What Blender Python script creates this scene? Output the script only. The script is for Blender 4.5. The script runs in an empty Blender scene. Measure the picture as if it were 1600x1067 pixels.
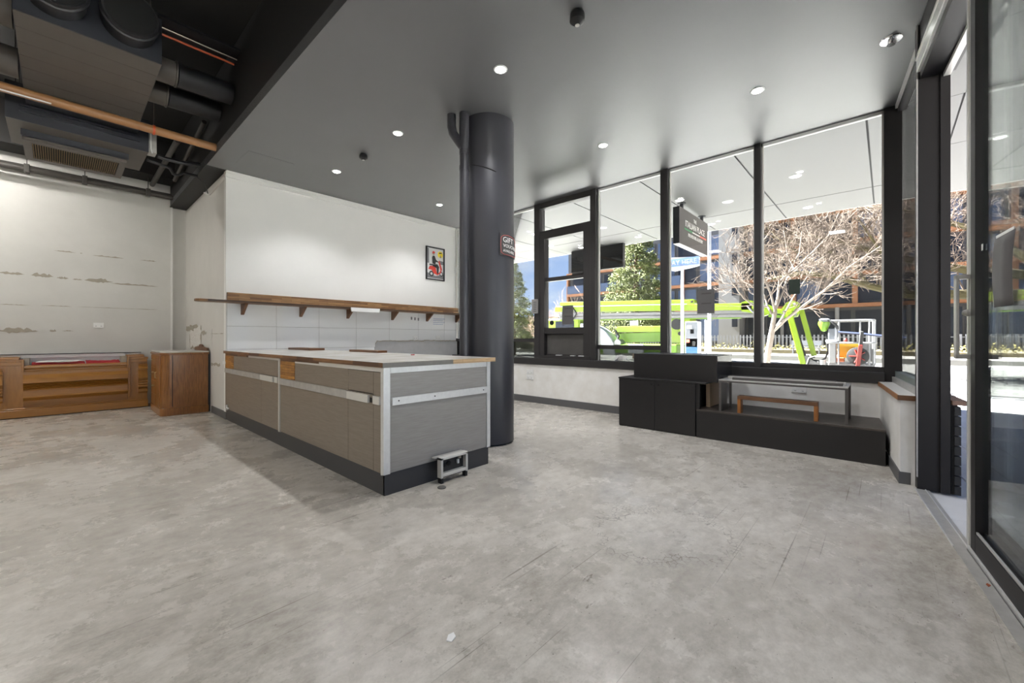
import bpy, bmesh, math, random
from mathutils import Vector, Matrix
SC = bpy.context.scene
COL = SC.collection

# ------------------------------------------------------------------ camera, world, sun, exposure
cam_d = bpy.data.cameras.new('camera'); cam = bpy.data.objects.new('camera', cam_d); COL.objects.link(cam)
cam.location = (0, 0, 1.22); cam.rotation_euler = (math.radians(90), 0, math.radians(-47.75))
cam_d.sensor_width = 36; cam_d.lens = 644 / 1600 * 36; cam_d.shift_y = -5.5 / 1600
cam_d.clip_start = 0.02; cam_d.clip_end = 400
SC.camera = cam

world = bpy.data.worlds.new('sky'); SC.world = world; world.use_nodes = True
nt = world.node_tree; bg = nt.nodes['Background']
tc = nt.nodes.new('ShaderNodeTexCoord'); sx = nt.nodes.new('ShaderNodeSeparateXYZ')
rp = nt.nodes.new('ShaderNodeValToRGB'); ns = nt.nodes.new('ShaderNodeTexNoise'); mp = nt.nodes.new('ShaderNodeMapping')
mx = nt.nodes.new('ShaderNodeMixRGB'); cr = nt.nodes.new('ShaderNodeValToRGB')
nt.links.new(tc.outputs['Generated'], sx.inputs[0]); nt.links.new(sx.outputs['Z'], rp.inputs[0])
rp.color_ramp.elements[0].position = 0.0; rp.color_ramp.elements[0].color = (0.50, 0.66, 0.95, 1)
rp.color_ramp.elements[1].position = 0.55; rp.color_ramp.elements[1].color = (0.13, 0.28, 0.72, 1)
nt.links.new(tc.outputs['Generated'], mp.inputs[0]); mp.inputs['Scale'].default_value = (3, 3, 9)
nt.links.new(mp.outputs[0], ns.inputs['Vector']); ns.inputs['Scale'].default_value = 1.6; ns.inputs['Detail'].default_value = 6
nt.links.new(ns.outputs[0], cr.inputs[0]); cr.color_ramp.elements[0].position = 0.52; cr.color_ramp.elements[1].position = 0.75
cr.color_ramp.elements[1].color = (0.6, 0.6, 0.6, 1)
nt.links.new(cr.outputs[0], mx.inputs[0]); nt.links.new(rp.outputs[0], mx.inputs[1]); mx.inputs[2].default_value = (0.9, 0.93, 1, 1)
nt.links.new(mx.outputs[0], bg.inputs[0]); bg.inputs[1].default_value = 0.55

sun_d = bpy.data.lights.new('sun', 'SUN'); sun = bpy.data.objects.new('sun', sun_d); COL.objects.link(sun)
sun_d.energy = 68.0; sun_d.angle = math.radians(0.6); sun_d.color = (1.0, 0.985, 0.97)
sun.rotation_euler = Vector((-0.02, 0.74, 0.67)).to_track_quat('Z', 'Y').to_euler(); sun.location = (20, 30, 30)

SC.view_settings.view_transform = 'Standard'; SC.view_settings.look = 'None'
SC.view_settings.gamma = 1.0; SC.view_settings.use_curve_mapping = False
SC.view_settings.exposure = 1.05
LAMP = 44.0          # downlight power
BATTEN = 50.0        # tube emission
PANEL = 72.0         # square panel emission
try:
    SC.cycles.use_denoising = True; SC.cycles.max_bounces = 10; SC.cycles.diffuse_bounces = 5
    SC.cycles.transparent_max_bounces = 24; SC.cycles.sample_clamp_indirect = 6.0
    SC.cycles.caustics_reflective = False; SC.cycles.caustics_refractive = False
except Exception: pass

# ------------------------------------------------------------------ helpers
def lin(c):
    c /= 255.0
    return c / 12.92 if c <= 0.04045 else ((c + 0.055) / 1.055) ** 2.4
def S(r, g, b): return (lin(r), lin(g), lin(b), 1)

class MB:
    def __init__(s): s.v = []; s.f = []
    def add(s, vs, fs):
        o = len(s.v); s.v += [tuple(v) for v in vs]; s.f += [tuple(i + o for i in f) for f in fs]; return s
    def box(s, x0, x1, y0, y1, z0, z1):
        x0, x1 = sorted((x0, x1)); y0, y1 = sorted((y0, y1)); z0, z1 = sorted((z0, z1))
        return s.add([(x0,y0,z0),(x1,y0,z0),(x1,y1,z0),(x0,y1,z0),(x0,y0,z1),(x1,y0,z1),(x1,y1,z1),(x0,y1,z1)],
                     [(0,3,2,1),(4,5,6,7),(0,1,5,4),(1,2,6,5),(2,3,7,6),(3,0,4,7)])
    def hexa(s, p): return s.add(p, [(0,3,2,1),(4,5,6,7),(0,1,5,4),(1,2,6,5),(2,3,7,6),(3,0,4,7)])
    def beam(s, a, b, w, h, up=(0,0,1)):
        a = Vector(a); b = Vector(b); d = (b - a).normalized(); u = Vector(up)
        if abs(d.dot(u)) > 0.98: u = Vector((1, 0, 0))
        r = d.cross(u).normalized(); u = r.cross(d).normalized(); r = r * w / 2; u = u * h / 2
        return s.hexa([a-r-u, b-r-u, b+r-u, a+r-u, a-r+u, b-r+u, b+r+u, a+r+u])
    def tube(s, pts, r, n=8, cap=True):
        pts = [Vector(p) for p in pts]; rs = r if isinstance(r, (list, tuple)) else [r] * len(pts)
        o = len(s.v); vs = []; prev = None
        for i, p in enumerate(pts):
            d = (pts[min(i+1, len(pts)-1)] - pts[max(i-1, 0)])
            d = d.normalized() if d.length > 1e-9 else Vector((0, 0, 1))
            if prev is None:
                u = d.orthogonal().normalized()
            else:
                u = prev - d * prev.dot(d)
                u = u.normalized() if u.length > 1e-6 else d.orthogonal().normalized()
            prev = u; w = d.cross(u)
            for k in range(n):
                t = 2 * math.pi * k / n
                vs.append(p + (u * math.cos(t) + w * math.sin(t)) * rs[i])
        fs = []
        for i in range(len(pts) - 1):
            for k in range(n):
                a = i*n + k; b = i*n + (k+1) % n; fs.append((a, b, b+n, a+n))
        if cap:
            fs.append(tuple(range(n-1, -1, -1))); fs.append(tuple(range((len(pts)-1)*n, len(pts)*n)))
        return s.add(vs, fs)
    def prism(s, poly, axis, lo, hi):
        n = len(poly)
        def P(a, b, c): return {'x': (c, a, b), 'y': (a, c, b), 'z': (a, b, c)}[axis]
        vs = [P(a, b, lo) for a, b in poly] + [P(a, b, hi) for a, b in poly]
        fs = [tuple(range(n-1, -1, -1)), tuple(range(n, 2*n))] + [(i, (i+1) % n, n + (i+1) % n, n + i) for i in range(n)]
        return s.add(vs, fs)
    def lathe(s, prof, c, n=24, axis='z'):
        vs = []; fs = []
        for r, h in prof:
            for k in range(n):
                t = 2*math.pi*k/n; a, b = r*math.cos(t), r*math.sin(t)
                vs.append({'z': (c[0]+a, c[1]+b, c[2]+h), 'x': (c[0]+h, c[1]+a, c[2]+b), 'y': (c[0]+a, c[1]+h, c[2]+b)}[axis])
        m = len(prof)
        for i in range(m-1):
            for k in range(n):
                a = i*n+k; b = i*n+(k+1) % n; fs.append((a, b, b+n, a+n))
        fs.append(tuple(range(n-1, -1, -1))); fs.append(tuple(range((m-1)*n, m*n)))
        return s.add(vs, fs)
    def xf(s, M): s.v = [tuple(M @ Vector(v)) for v in s.v]; return s
    def build(s, name, mat, parent=None, bevel=0, smooth=False, origin=None):
        me = bpy.data.meshes.new(name)
        vs = s.v
        if parent is not None:
            I = parent.get('_inv'); M = INV[parent.name]
            vs = [tuple(M @ Vector(v)) for v in vs]; loc = None
        else:
            if origin is None:
                xs, ys, zs = zip(*vs); origin = ((min(xs)+max(xs))/2, (min(ys)+max(ys))/2, min(zs))
            vs = [(a-origin[0], b-origin[1], c-origin[2]) for a, b, c in vs]; loc = origin
        me.from_pydata(vs, [], s.f)
        bm = bmesh.new(); bm.from_mesh(me)
        bmesh.ops.recalc_face_normals(bm, faces=bm.faces)
        if bevel:
            bmesh.ops.bevel(bm, geom=list(bm.edges), offset=bevel, segments=1, affect='EDGES', clamp_overlap=True)
        bm.to_mesh(me); bm.free()
        if smooth:
            me.shade_smooth() if hasattr(me, 'shade_smooth') else None
            try: me.set_sharp_from_angle(angle=math.radians(40))
            except Exception: pass
        me.materials.append(mat)
        o = bpy.data.objects.new(name, me); COL.objects.link(o)
        if parent is not None:
            o.parent = parent; INV[o.name] = INV[parent.name]
        else:
            o.location = loc; INV[o.name] = Matrix.Translation(Vector(loc)).inverted()
        return o
INV = {}
def tag(o, label, cat=None, group=None, kind=None):
    o['label'] = label
    if cat: o['category'] = cat
    if group: o['group'] = group
    if kind: o['kind'] = kind
    return o
def thing(name, label, cat, loc=(0,0,0), rotz=0, group=None, kind=None):
    o = bpy.data.objects.new(name, None); COL.objects.link(o)
    o.location = loc; o.rotation_euler = (0, 0, rotz); o.empty_display_size = 0.1
    INV[o.name] = (Matrix.Translation(Vector(loc)) @ Matrix.Rotation(rotz, 4, 'Z')).inverted()
    return tag(o, label, cat, group, kind)
def box(name, mat, parent, x0, x1, y0, y1, z0, z1, bevel=0, M=None):
    m = MB().box(x0, x1, y0, y1, z0, z1)
    if M: m.xf(M)
    return m.build(name, mat, parent, bevel)
def share(o, parent=None, dloc=(0,0,0), mat=None):
    c = o.copy(); COL.objects.link(c); c.parent = parent if parent else o.parent
    c.location = Vector(o.location) + Vector(dloc); INV[c.name] = INV.get(o.name, Matrix())
    return c
def copy_tree(o, loc, parent=None):
    c = o.copy(); COL.objects.link(c)
    if parent: c.parent = parent
    else: c.location = loc
    for ch in list(o.children): copy_tree(ch, None, c)
    return c
def text(name, body, size, loc, axes, mat, parent, thick=0.002, align='CENTER', xscale=1.0, bend=None):
    cu = bpy.data.curves.new(name, 'FONT'); cu.body = body; cu.size = size; cu.align_x = align; cu.extrude = thick/2
    cu.resolution_u = 2
    ob = bpy.data.objects.new(name, cu); me = bpy.data.meshes.new_from_object(ob)
    X, Y, Z = [Vector(a) for a in axes]; L = Vector(loc)
    vs = []
    for v in me.vertices:
        a, b, c = v.co.x * xscale, v.co.y, v.co.z
        vs.append(bend(a, b, c) if bend else tuple(L + X*a + Y*b + Z*c))
    fs = [tuple(p.vertices) for p in me.polygons]
    bpy.data.objects.remove(ob); bpy.data.curves.remove(cu); bpy.data.meshes.remove(me)
    return MB().add(vs, fs).build(name, mat, parent)

# ------------------------------------------------------------------ materials
MATS = {}
def pm(name, col, rough=0.5, metal=0.0, var=0.0, vscale=4.0, stretch=(1,1,1), bump=0.0, bscale=60.0, spec=0.5, emit=None, estr=0, col2=None, detail=5, alpha=None, coat=0):
    m = bpy.data.materials.new(name); m.use_nodes = True; N = m.node_tree.nodes; L = m.node_tree.links
    b = N['Principled BSDF']; b.inputs['Base Color'].default_value = col; b.inputs['Roughness'].default_value = rough
    b.inputs['Metallic'].default_value = metal; b.inputs['Specular IOR Level'].default_value = spec
    if coat: b.inputs['Coat Weight'].default_value = coat; b.inputs['Coat Roughness'].default_value = 0.15
    if emit: b.inputs['Emission Color'].default_value = emit; b.inputs['Emission Strength'].default_value = estr
    if var or bump:
        t = N.new('ShaderNodeTexCoord'); mp = N.new('ShaderNodeMapping'); mp.inputs['Scale'].default_value = stretch
        L.new(t.outputs['Object'], mp.inputs[0])
    if var:
        n = N.new('ShaderNodeTexNoise'); n.inputs['Scale'].default_value = vscale; n.inputs['Detail'].default_value = detail; n.inputs['Roughness'].default_value = 0.6
        L.new(mp.outputs[0], n.inputs['Vector'])
        r = N.new('ShaderNodeValToRGB'); e = r.color_ramp.elements
        e[0].position = 0.3; e[1].position = 0.7
        if col2: e[0].color = col2; e[1].color = col
        else:
            e[0].color = tuple(c*(1-var) for c in col[:3]) + (1,); e[1].color = tuple(min(1, c*(1+var)) for c in col[:3]) + (1,)
        L.new(n.outputs[0], r.inputs[0]); L.new(r.outputs[0], b.inputs['Base Color'])
    if bump:
        n2 = N.new('ShaderNodeTexNoise'); n2.inputs['Scale'].default_value = bscale; n2.inputs['Detail'].default_value = 4
        L.new(mp.outputs[0], n2.inputs['Vector']); bu = N.new('ShaderNodeBump'); bu.inputs['Strength'].default_value = bump; bu.inputs['Distance'].default_value = 0.01
        L.new(n2.outputs[0], bu.inputs['Height']); L.new(bu.outputs[0], b.inputs['Normal'])
    MATS[name] = m; return m

def concrete():
    m = bpy.data.materials.new('polished_concrete'); m.use_nodes = True; N = m.node_tree.nodes; L = m.node_tree.links
    b = N['Principled BSDF']
    t = N.new('ShaderNodeTexCoord')
    def noise(scale, detail=6, rough=0.6, stretch=None, dist=0.0, rot=0.0):
        n = N.new('ShaderNodeTexNoise'); n.inputs['Scale'].default_value = scale; n.inputs['Detail'].default_value = detail
        n.inputs['Roughness'].default_value = rough; n.inputs['Distortion'].default_value = dist
        mp = N.new('ShaderNodeMapping'); mp.inputs['Scale'].default_value = stretch or (1,1,1); mp.inputs['Rotation'].default_value = (0,0,rot)
        L.new(t.outputs['Object'], mp.inputs[0]); L.new(mp.outputs[0], n.inputs['Vector']); return n.outputs[0]
    def ramp(f, p0, c0, p1, c1):
        r = N.new('ShaderNodeValToRGB'); e = r.color_ramp.elements
        e[0].position = p0; e[0].color = c0; e[1].position = p1; e[1].color = c1; L.new(f, r.inputs[0]); return r.outputs[0]
    def mul(a, c, fac=1.0):
        x = N.new('ShaderNodeMixRGB'); x.blend_type = 'MULTIPLY'; x.inputs[0].default_value = fac; L.new(a, x.inputs[1]); L.new(c, x.inputs[2]); return x.outputs[0]
    W = (1,1,1,1)
    base = ramp(noise(0.8, 9, 0.66), 0.3, S(190,184,174), 0.7, S(224,219,210))
    mott = ramp(noise(7.5, 9, 0.74, (1, 1.5, 1), 0.0, 0.5), 0.34, (0.70,0.685,0.66,1), 0.62, W)
    fine = ramp(noise(45, 4, 0.7), 0.3, (0.88,0.88,0.88,1), 0.65, W)
    streak = ramp(noise(1.6, 9, 0.72, (1.0, 3.2, 1), 0.2, 0.5), 0.56, W, 0.74, (0.70,0.68,0.65,1))
    spots = ramp(noise(9.0, 8, 0.72, (1, 2.4, 1), 0.1, 0.9), 0.625, W, 0.665, (0.50,0.48,0.46,1))
    specks = ramp(noise(34, 3, 0.6, (1, 1.6, 1)), 0.70, W, 0.73, (0.38,0.36,0.34,1))
    mask = ramp(noise(1.1, 4, 0.6), 0.42, (0,0,0,1), 0.62, W)
    sm = N.new('ShaderNodeMixRGB'); L.new(mask, sm.inputs[0]); sm.inputs[1].default_value = W; L.new(spots, sm.inputs[2])
    def scratch(rot, sc, th):
        s1 = ramp(noise(sc, 1.5, 0.5, (0.55, 70, 1), 0.0, rot), th, W, th+.03, (0.5,0.48,0.46,1))
        mk = ramp(noise(0.8, 3, 0.5, None, 0, rot), 0.46, (0,0,0,1), 0.6, W)
        x = N.new('ShaderNodeMixRGB'); L.new(mk, x.inputs[0]); x.inputs[1].default_value = W; L.new(s1, x.inputs[2]); return x.outputs[0]
    col = mul(mul(mul(mul(mul(base, mott), fine), streak), sm.outputs[0]), specks)
    col = mul(mul(col, scratch(0.35, 1.1, .705)), scratch(1.25, 0.9, .715))
    col = mul(col, scratch(2.2, 1.0, .72))
    # worn slick patch with a crazed edge in the middle of the shop floor
    vx = N.new('ShaderNodeTexVoronoi'); vx.feature = 'DISTANCE_TO_EDGE'; vx.inputs['Scale'].default_value = 26; L.new(t.outputs['Object'], vx.inputs['Vector'])
    sep = N.new('ShaderNodeVectorMath'); sep.operation = 'DISTANCE'; sep.inputs[1].default_value = PATCH; L.new(t.outputs['Object'], sep.inputs[0])
    nz = N.new('ShaderNodeMath'); nz.operation = 'MULTIPLY_ADD'; L.new(noise(2.6, 6, 0.7), nz.inputs[0]); nz.inputs[1].default_value = 0.9; L.new(sep.outputs['Value'], nz.inputs[2])
    ring = N.new('ShaderNodeValToRGB'); e = ring.color_ramp.elements; L.new(nz.outputs[0], ring.inputs[0])
    e[0].position = 0.78; e[0].color = (0,0,0,1); e[1].position = 0.80; e[1].color = W
    e2 = ring.color_ramp.elements.new(0.84); e2.color = (0.55,0.55,0.55,1); e3 = ring.color_ramp.elements.new(0.93); e3.color = (0,0,0,1)
    crk = ramp(vx.outputs['Distance'], 0.03, (0.45,0.43,0.41,1), 0.07, (1.0,1.0,1.0,1))
    x = N.new('ShaderNodeMixRGB'); L.new(ring.outputs[0], x.inputs[0]); x.inputs[1].default_value = W; L.new(crk, x.inputs[2])
    col = mul(col, x.outputs[0])
    L.new(col, b.inputs['Base Color'])
    rr = ramp(noise(1.6, 9, 0.72), 0.32, (0.10,0.10,0.10,1), 0.66, (0.42,0.42,0.42,1)); L.new(rr, b.inputs['Roughness'])
    bu = N.new('ShaderNodeBump'); bu.inputs['Strength'].default_value = 0.12; bu.inputs['Distance'].default_value = 0.01
    L.new(noise(18, 6, 0.65), bu.inputs['Height']); L.new(bu.outputs[0], b.inputs['Normal'])
    return m

def planks(name, axis, c1, c2, w, h, rough=0.45, dark=None):
    """butcher-block timber: staves along the first axis letter"""
    m = bpy.data.materials.new(name); m.use_nodes = True; N = m.node_tree.nodes; L = m.node_tree.links
    b = N['Principled BSDF']; b.inputs['Roughness'].default_value = rough
    t = N.new('ShaderNodeTexCoord'); s = N.new('ShaderNodeSeparateXYZ'); c = N.new('ShaderNodeCombineXYZ')
    L.new(t.outputs['Object'], s.inputs[0])
    for i, a in enumerate(axis): L.new(s.outputs['xyz'.index(a)], c.inputs[i])
    br = N.new('ShaderNodeTexBrick'); L.new(c.outputs[0], br.inputs['Vector'])
    br.inputs['Scale'].default_value = 1; br.inputs['Brick Width'].default_value = w; br.inputs['Row Height'].default_value = h
    br.inputs['Mortar Size'].default_value = 0.0012; br.inputs['Color1'].default_value = c1; br.inputs['Color2'].default_value = c2
    br.inputs['Mortar'].default_value = tuple(x*0.35 for x in c2[:3]) + (1,); br.inputs['Bias'].default_value = 0.0
    n = N.new('ShaderNodeTexNoise'); mp = N.new('ShaderNodeMapping'); mp.inputs['Scale'].default_value = (6, 60, 60)
    L.new(c.outputs[0], mp.inputs[0]); L.new(mp.outputs[0], n.inputs['Vector']); n.inputs['Scale'].default_value = 1; n.inputs['Detail'].default_value = 5
    r = N.new('ShaderNodeValToRGB'); r.color_ramp.elements[0].position = 0.3; r.color_ramp.elements[0].color = (0.62,0.6,0.58,1); r.color_ramp.elements[1].position = 0.65
    L.new(n.outputs[0], r.inputs[0])
    x = N.new('ShaderNodeMixRGB'); x.blend_type = 'MULTIPLY'; x.inputs[0].default_value = 1; L.new(br.outputs[0], x.inputs[1]); L.new(r.outputs[0], x.inputs[2])
    L.new(x.outputs[0], b.inputs['Base Color']); return m

def glass(name, tint=(1,1,1,1), refl=1.0, ior=1.45):
    m = bpy.data.materials.new(name); m.use_nodes = True; N = m.node_tree.nodes; L = m.node_tree.links
    N.remove(N['Principled BSDF']); out = N['Material Output']
    tr = N.new('ShaderNodeBsdfTransparent'); tr.inputs[0].default_value = tint
    gl = N.new('ShaderNodeBsdfGlossy'); gl.inputs['Roughness'].default_value = 0.01
    fr = N.new('ShaderNodeFresnel'); fr.inputs[0].default_value = ior; mu = N.new('ShaderNodeMath'); mu.operation = 'MULTIPLY'; mu.inputs[1].default_value = refl
    L.new(fr.outputs[0], mu.inputs[0]); mi = N.new('ShaderNodeMixShader')
    L.new(mu.outputs[0], mi.inputs[0]); L.new(tr.outputs[0], mi.inputs[1]); L.new(gl.outputs[0], mi.inputs[2]); L.new(mi.outputs[0], out.inputs[0])
    return m

# position of the worn patch in the floor slab's own coordinates (slab origin subtracted below)
FLOOR_O = (1.35, 4.6, -0.12)
PATCH = (2.55 - FLOOR_O[0], 1.05 - FLOOR_O[1], 0.12)
M_floor = concrete()
M_ceil = pm('grey_ceiling_paint', S(100,100,102), 0.46, var=0.03, vscale=1.5, spec=0.85)
M_black_ceil = pm('matt_black_paint', S(30,29,28), 0.75)
M_beam = pm('black_beam_paint', S(26,25,25), 0.6)
M_white = pm('white_wall_paint', S(232,231,228), 0.55, var=0.02, vscale=2)
M_offwhite = pm('aged_wall_paint', S(214,212,207), 0.6, var=0.04, vscale=1.3, col2=S(203,201,196))
M_lowwall = pm('scuffed_low_wall_paint', S(242,241,238), 0.6, var=0.05, vscale=4, col2=S(228,225,219))
M_base = pm('grey_vinyl_skirting', S(92,92,93), 0.5)
M_tile = pm('white_gloss_tile', S(236,237,237), 0.06, bump=0.03, bscale=3.0)
M_grout = pm('grey_grout', S(170,168,164), 0.8)
M_adhes = pm('grey_bare_render', S(176,176,176), 0.6, var=0.06, vscale=8)
M_column = pm('black_satin_column', S(53,53,58), 0.38, var=0.03, vscale=3)
M_frame = pm('charcoal_window_frame', S(46,44,44), 0.45)
M_frame2 = pm('black_door_frame', S(32,29,29), 0.5, spec=0.35)
M_alu = pm('brushed_aluminium', S(226,226,224), 0.34, metal=0.4, var=0.05, vscale=30, stretch=(1,1,1))
M_alu_d = pm('dull_aluminium', S(186,184,180), 0.45, metal=0.35, var=0.12, vscale=12)
M_alu_w = pm('silver_strip', S(226,224,218), 0.45, metal=0.35)
M_chrome = pm('chrome', S(225,225,225), 0.12, metal=1.0)
M_veneer = pm('veneer_dim_front', S(140,129,116), 0.42, var=0.1, vscale=3, stretch=(26,2,26), col2=S(127,116,104))  # front copy of the counter veneer, dim warm light mixed into its colour
M_veneer_lit = pm('veneer_daylit_end', S(158,155,151), 0.36, var=0.08, vscale=3, stretch=(2,26,26), col2=S(146,142,137))  # end-face copy of the same veneer, coloured lighter and greyer for door-side daylight
M_kick = pm('dark_kickboard', S(58,58,60), 0.4, var=0.05)
M_gap = pm('dark_gap', S(20,20,20), 0.8)
M_block_y = planks('butcher_block_y', 'yz', S(196,142,66), S(150,98,42), 0.19, 0.028)
M_block_x = planks('butcher_block_x', 'xz', S(176,136,90), S(120,84,52), 0.30, 0.03)
M_shelf = planks('shelf_timber', 'xy', S(160,118,74), S(112,78,48), 0.32, 0.035)
M_bench_t = planks('worn_bench_edge', 'yz', S(150,108,66), S(98,66,40), 0.4, 0.05)
M_bench_p = planks('pale_bench_edge', 'xz', S(214,182,140), S(196,160,116), 0.5, 0.05)
M_bench_g = pm('grey_bench_edge', S(120,116,110), 0.4, var=0.1, vscale=20)
M_btop = pm('worn_pale_benchtop', S(214,212,206), 0.22, var=0.06, vscale=4, col2=S(186,180,170))
M_oak = pm('oak_stain', S(172,120,52), 0.38, var=0.1, vscale=4, stretch=(1,9,9), col2=S(154,104,42), coat=0.3)
M_oak_v = pm('oak_stain_upright', S(172,120,54), 0.38, var=0.1, vscale=4, stretch=(9,9,1.5), col2=S(152,102,42), coat=0.3)
M_walnut = pm('walnut_veneer', S(156,102,46), 0.34, var=0.18, vscale=4, stretch=(16,16,1.6), col2=S(116,72,28), coat=0.4)
M_marble = pm('pale_stone_top', S(206,202,194), 0.2, var=0.05, vscale=6)
M_brass = pm('old_brass', S(168,150,112), 0.35, metal=0.8)
M_red = pm('red_felt_cloth', S(168,38,46), 0.85, var=0.08, vscale=20)
M_whitepl = pm('white_plastic', S(236,236,234), 0.35)
M_blackpl = pm('black_plastic', S(28,28,29), 0.4)
M_torn = pm('torn_plasterboard_paper', S(166,158,144), 0.85, var=0.08, vscale=20)
M_tornw = pm('torn_white_paper', S(240,239,236), 0.85, var=0.1, vscale=60, col2=S(196,190,182))
M_unit = pm('dark_insulated_steel', S(86,80,74), 0.5, var=0.04)
M_unit_e = pm('dark_sheet_steel', S(58,60,66), 0.35, metal=0.3)
M_duct = pm('dark_flexible_duct', S(34,34,37), 0.45)
M_filter = pm('dusty_filter', S(122,104,78), 0.8)
M_copper = pm('brown_pipe', S(150,108,70), 0.4, var=0.08, vscale=6)
M_orange = pm('orange_conduit', S(196,82,40), 0.45)
M_pipe = pm('dark_pipe', S(70,66,62), 0.5)
M_steelcon = pm('galvanised_conduit', S(170,160,148), 0.35, metal=0.8)
M_mdf = pm('black_laminate', S(33,31,31), 0.42, var=0.06, vscale=5)
M_plat = pm('worn_platform_top', S(78,70,64), 0.45, var=0.25, vscale=7, col2=S(52,46,43))
M_tabtop = pm('stainless_table', S(214,214,212), 0.3, metal=0.7)
M_tableg = pm('table_leg_steel', S(98,94,92), 0.4, metal=0.5)
M_honey = pm('honey_timber', S(172,112,52), 0.42, var=0.15, vscale=6, stretch=(10,10,1), col2=S(136,82,34))
M_honey_d = pm('brown_timber', S(120,82,52), 0.45, var=0.15, vscale=6, stretch=(10,1,10), col2=S(94,62,38))
M_rawtim = pm('raw_timber', S(200,176,146), 0.7, var=0.1, vscale=5, stretch=(12,12,1))
M_chalk = pm('chalkboard', S(70,68,68), 0.8)
M_chalkw = pm('white_chalk', S(226,224,222), 0.9)
M_chalkr = pm('red_chalk', S(190,92,88), 0.9)
M_glass = glass('window_glass', (0.97,0.985,0.975,1), 0.85)
M_glass_d = glass('door_glass', (0.95,0.97,0.962,1), 0.5)
M_tint = glass('tinted_glass', (0.32,0.33,0.32,1), 1.2)
M_lens = pm('lamp_lens', S(255,255,255), 0.5, emit=(1,0.97,0.92,1), estr=30)
M_lens2 = pm('soffit_lamp_lens', S(255,255,255), 0.5, emit=(1,0.97,0.92,1), estr=5)
M_tube = pm('fluorescent_tube', S(255,255,255), 0.5, emit=(1,0.97,0.92,1), estr=BATTEN)
M_panel = pm('panel_diffuser', S(255,255,255), 0.5, emit=(1,0.975,0.94,1), estr=PANEL)
M_soffit = pm('soffit_sheet', S(84,84,83), 0.5)
M_joint = pm('soffit_joint', S(40,40,40), 0.8)
M_paver = pm('grey_paver', S(214,213,211), 0.7, var=0.05, vscale=3)
M_paver_b = pm('paver_bed', S(180,178,174), 0.9)
M_road = pm('pale_asphalt', S(101,101,98), 0.85, var=0.06, vscale=1.5)
M_path = pm('concrete_path', S(129,127,122), 0.85)
M_verge = pm('verge_soil', S(86,79,58), 0.95, var=0.2, vscale=2)
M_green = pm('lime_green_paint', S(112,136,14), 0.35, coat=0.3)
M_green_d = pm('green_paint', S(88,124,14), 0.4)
M_boomgrey = pm('grey_boom_steel', S(110,110,110), 0.4, metal=0.2)
M_silver = pm('galvanised_rail', S(129,129,129), 0.4, metal=0.3)
M_yellow = pm('yellow_paint', S(184,142,24), 0.45)
M_redp = pm('red_paint', S(112,26,16), 0.45)
M_bluep = pm('blue_paint', S(24,34,60), 0.5)
M_orangep = pm('orange_pot', S(150,76,36), 0.5)
M_blackr = pm('black_rubber', S(26,26,27), 0.65)
M_cladding = pm('dark_cladding', S(43,45,52), 0.5, var=0.05)
M_darkwin = pm('dark_building_glass', S(30,34,44), 0.2, spec=0.35)
M_bluewin = pm('blue_balcony_glass', S(69,81,105), 0.15, spec=0.8)
M_rust = pm('timber_fascia', S(129,84,52), 0.6, var=0.06, vscale=2)
M_tower = pm('pale_concrete_tower', S(120,120,122), 0.75, var=0.04)
M_picket = pm('grey_picket_paint', S(117,119,124), 0.6)
M_leaf_y = pm('yellow_green_hedge', S(91,84,29), 0.8, var=0.3, vscale=6)
M_cedar = pm('cedar_needles', S(105,112,54), 0.8, var=0.3, vscale=1.5, col2=S(65,75,31))
M_bark = pm('pale_bark', S(100,91,82), 0.85, var=0.15, vscale=6)
M_twig = pm('pale_twigs', S(96,83,72), 0.85, var=0.2, vscale=2, col2=S(67,55,45))
M_moss = pm('mossy_bark', S(72,65,38), 0.9, var=0.25, vscale=3)
M_darkb = pm('brown_bark', S(96,79,65), 0.9)
M_signb = pm('sign_black', S(72,68,66), 0.5)
M_signe = pm('sign_edge', S(36,38,42), 0.5)
M_signw = pm('sign_white', S(232,230,226), 0.5)
M_signg = pm('sign_green', S(60,136,86), 0.5)
M_signr = pm('sign_red', S(206,96,80), 0.5)
M_paper = pm('grey_paper_back', S(96,94,94), 0.8)
M_paper_d = pm('dark_green_sticker', S(38,52,42), 0.6)
M_payblue = pm('pay_sign_blue', S(102,128,182), 0.5)
M_pole = pm('white_street_pole', S(160,162,167), 0.5)
M_meter_g = pm('meter_grey', S(90,93,98), 0.5)
M_meter_b = pm('meter_blue', S(31,71,106), 0.5)
M_cap = pm('timber_cap', S(128,100,84), 0.6, var=0.12, vscale=10)
M_slat = pm('black_slat_cladding', S(34,33,33), 0.6)
M_post_w = pm('poster_paper', S(214,214,214), 0.35)
M_post_g = pm('poster_grey', S(120,120,124), 0.35)
M_post_y = pm('poster_yellow', S(240,216,40), 0.35)
M_post_r = pm('poster_red', S(212,70,58), 0.35)
M_post_k = pm('poster_black', S(56,56,58), 0.35)
M_grime = pm('dark_glass_screen', S(10,11,13), 0.25, spec=0.12)
M_sillw = pm('white_laminate', S(232,231,228), 0.35)
M_sillg = pm('aluminium_sill', S(150,160,158), 0.4, metal=0.4)

# door wall frame: local x runs along the wall away from the camera, local y into the shop
ang = math.atan2(0.1044, 0.9945)
MD = Matrix.Translation(Vector((4.66, -0.18, 0))) @ Matrix.Rotation(ang, 4, 'Z')
def DW(s, n, z=0): return tuple(MD @ Vector((s, n, z)))
ZC = 3.74

# ------------------------------------------------------------------ the room shell
def struct(o, label, cat): return tag(o, label, cat, kind='structure')
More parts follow.
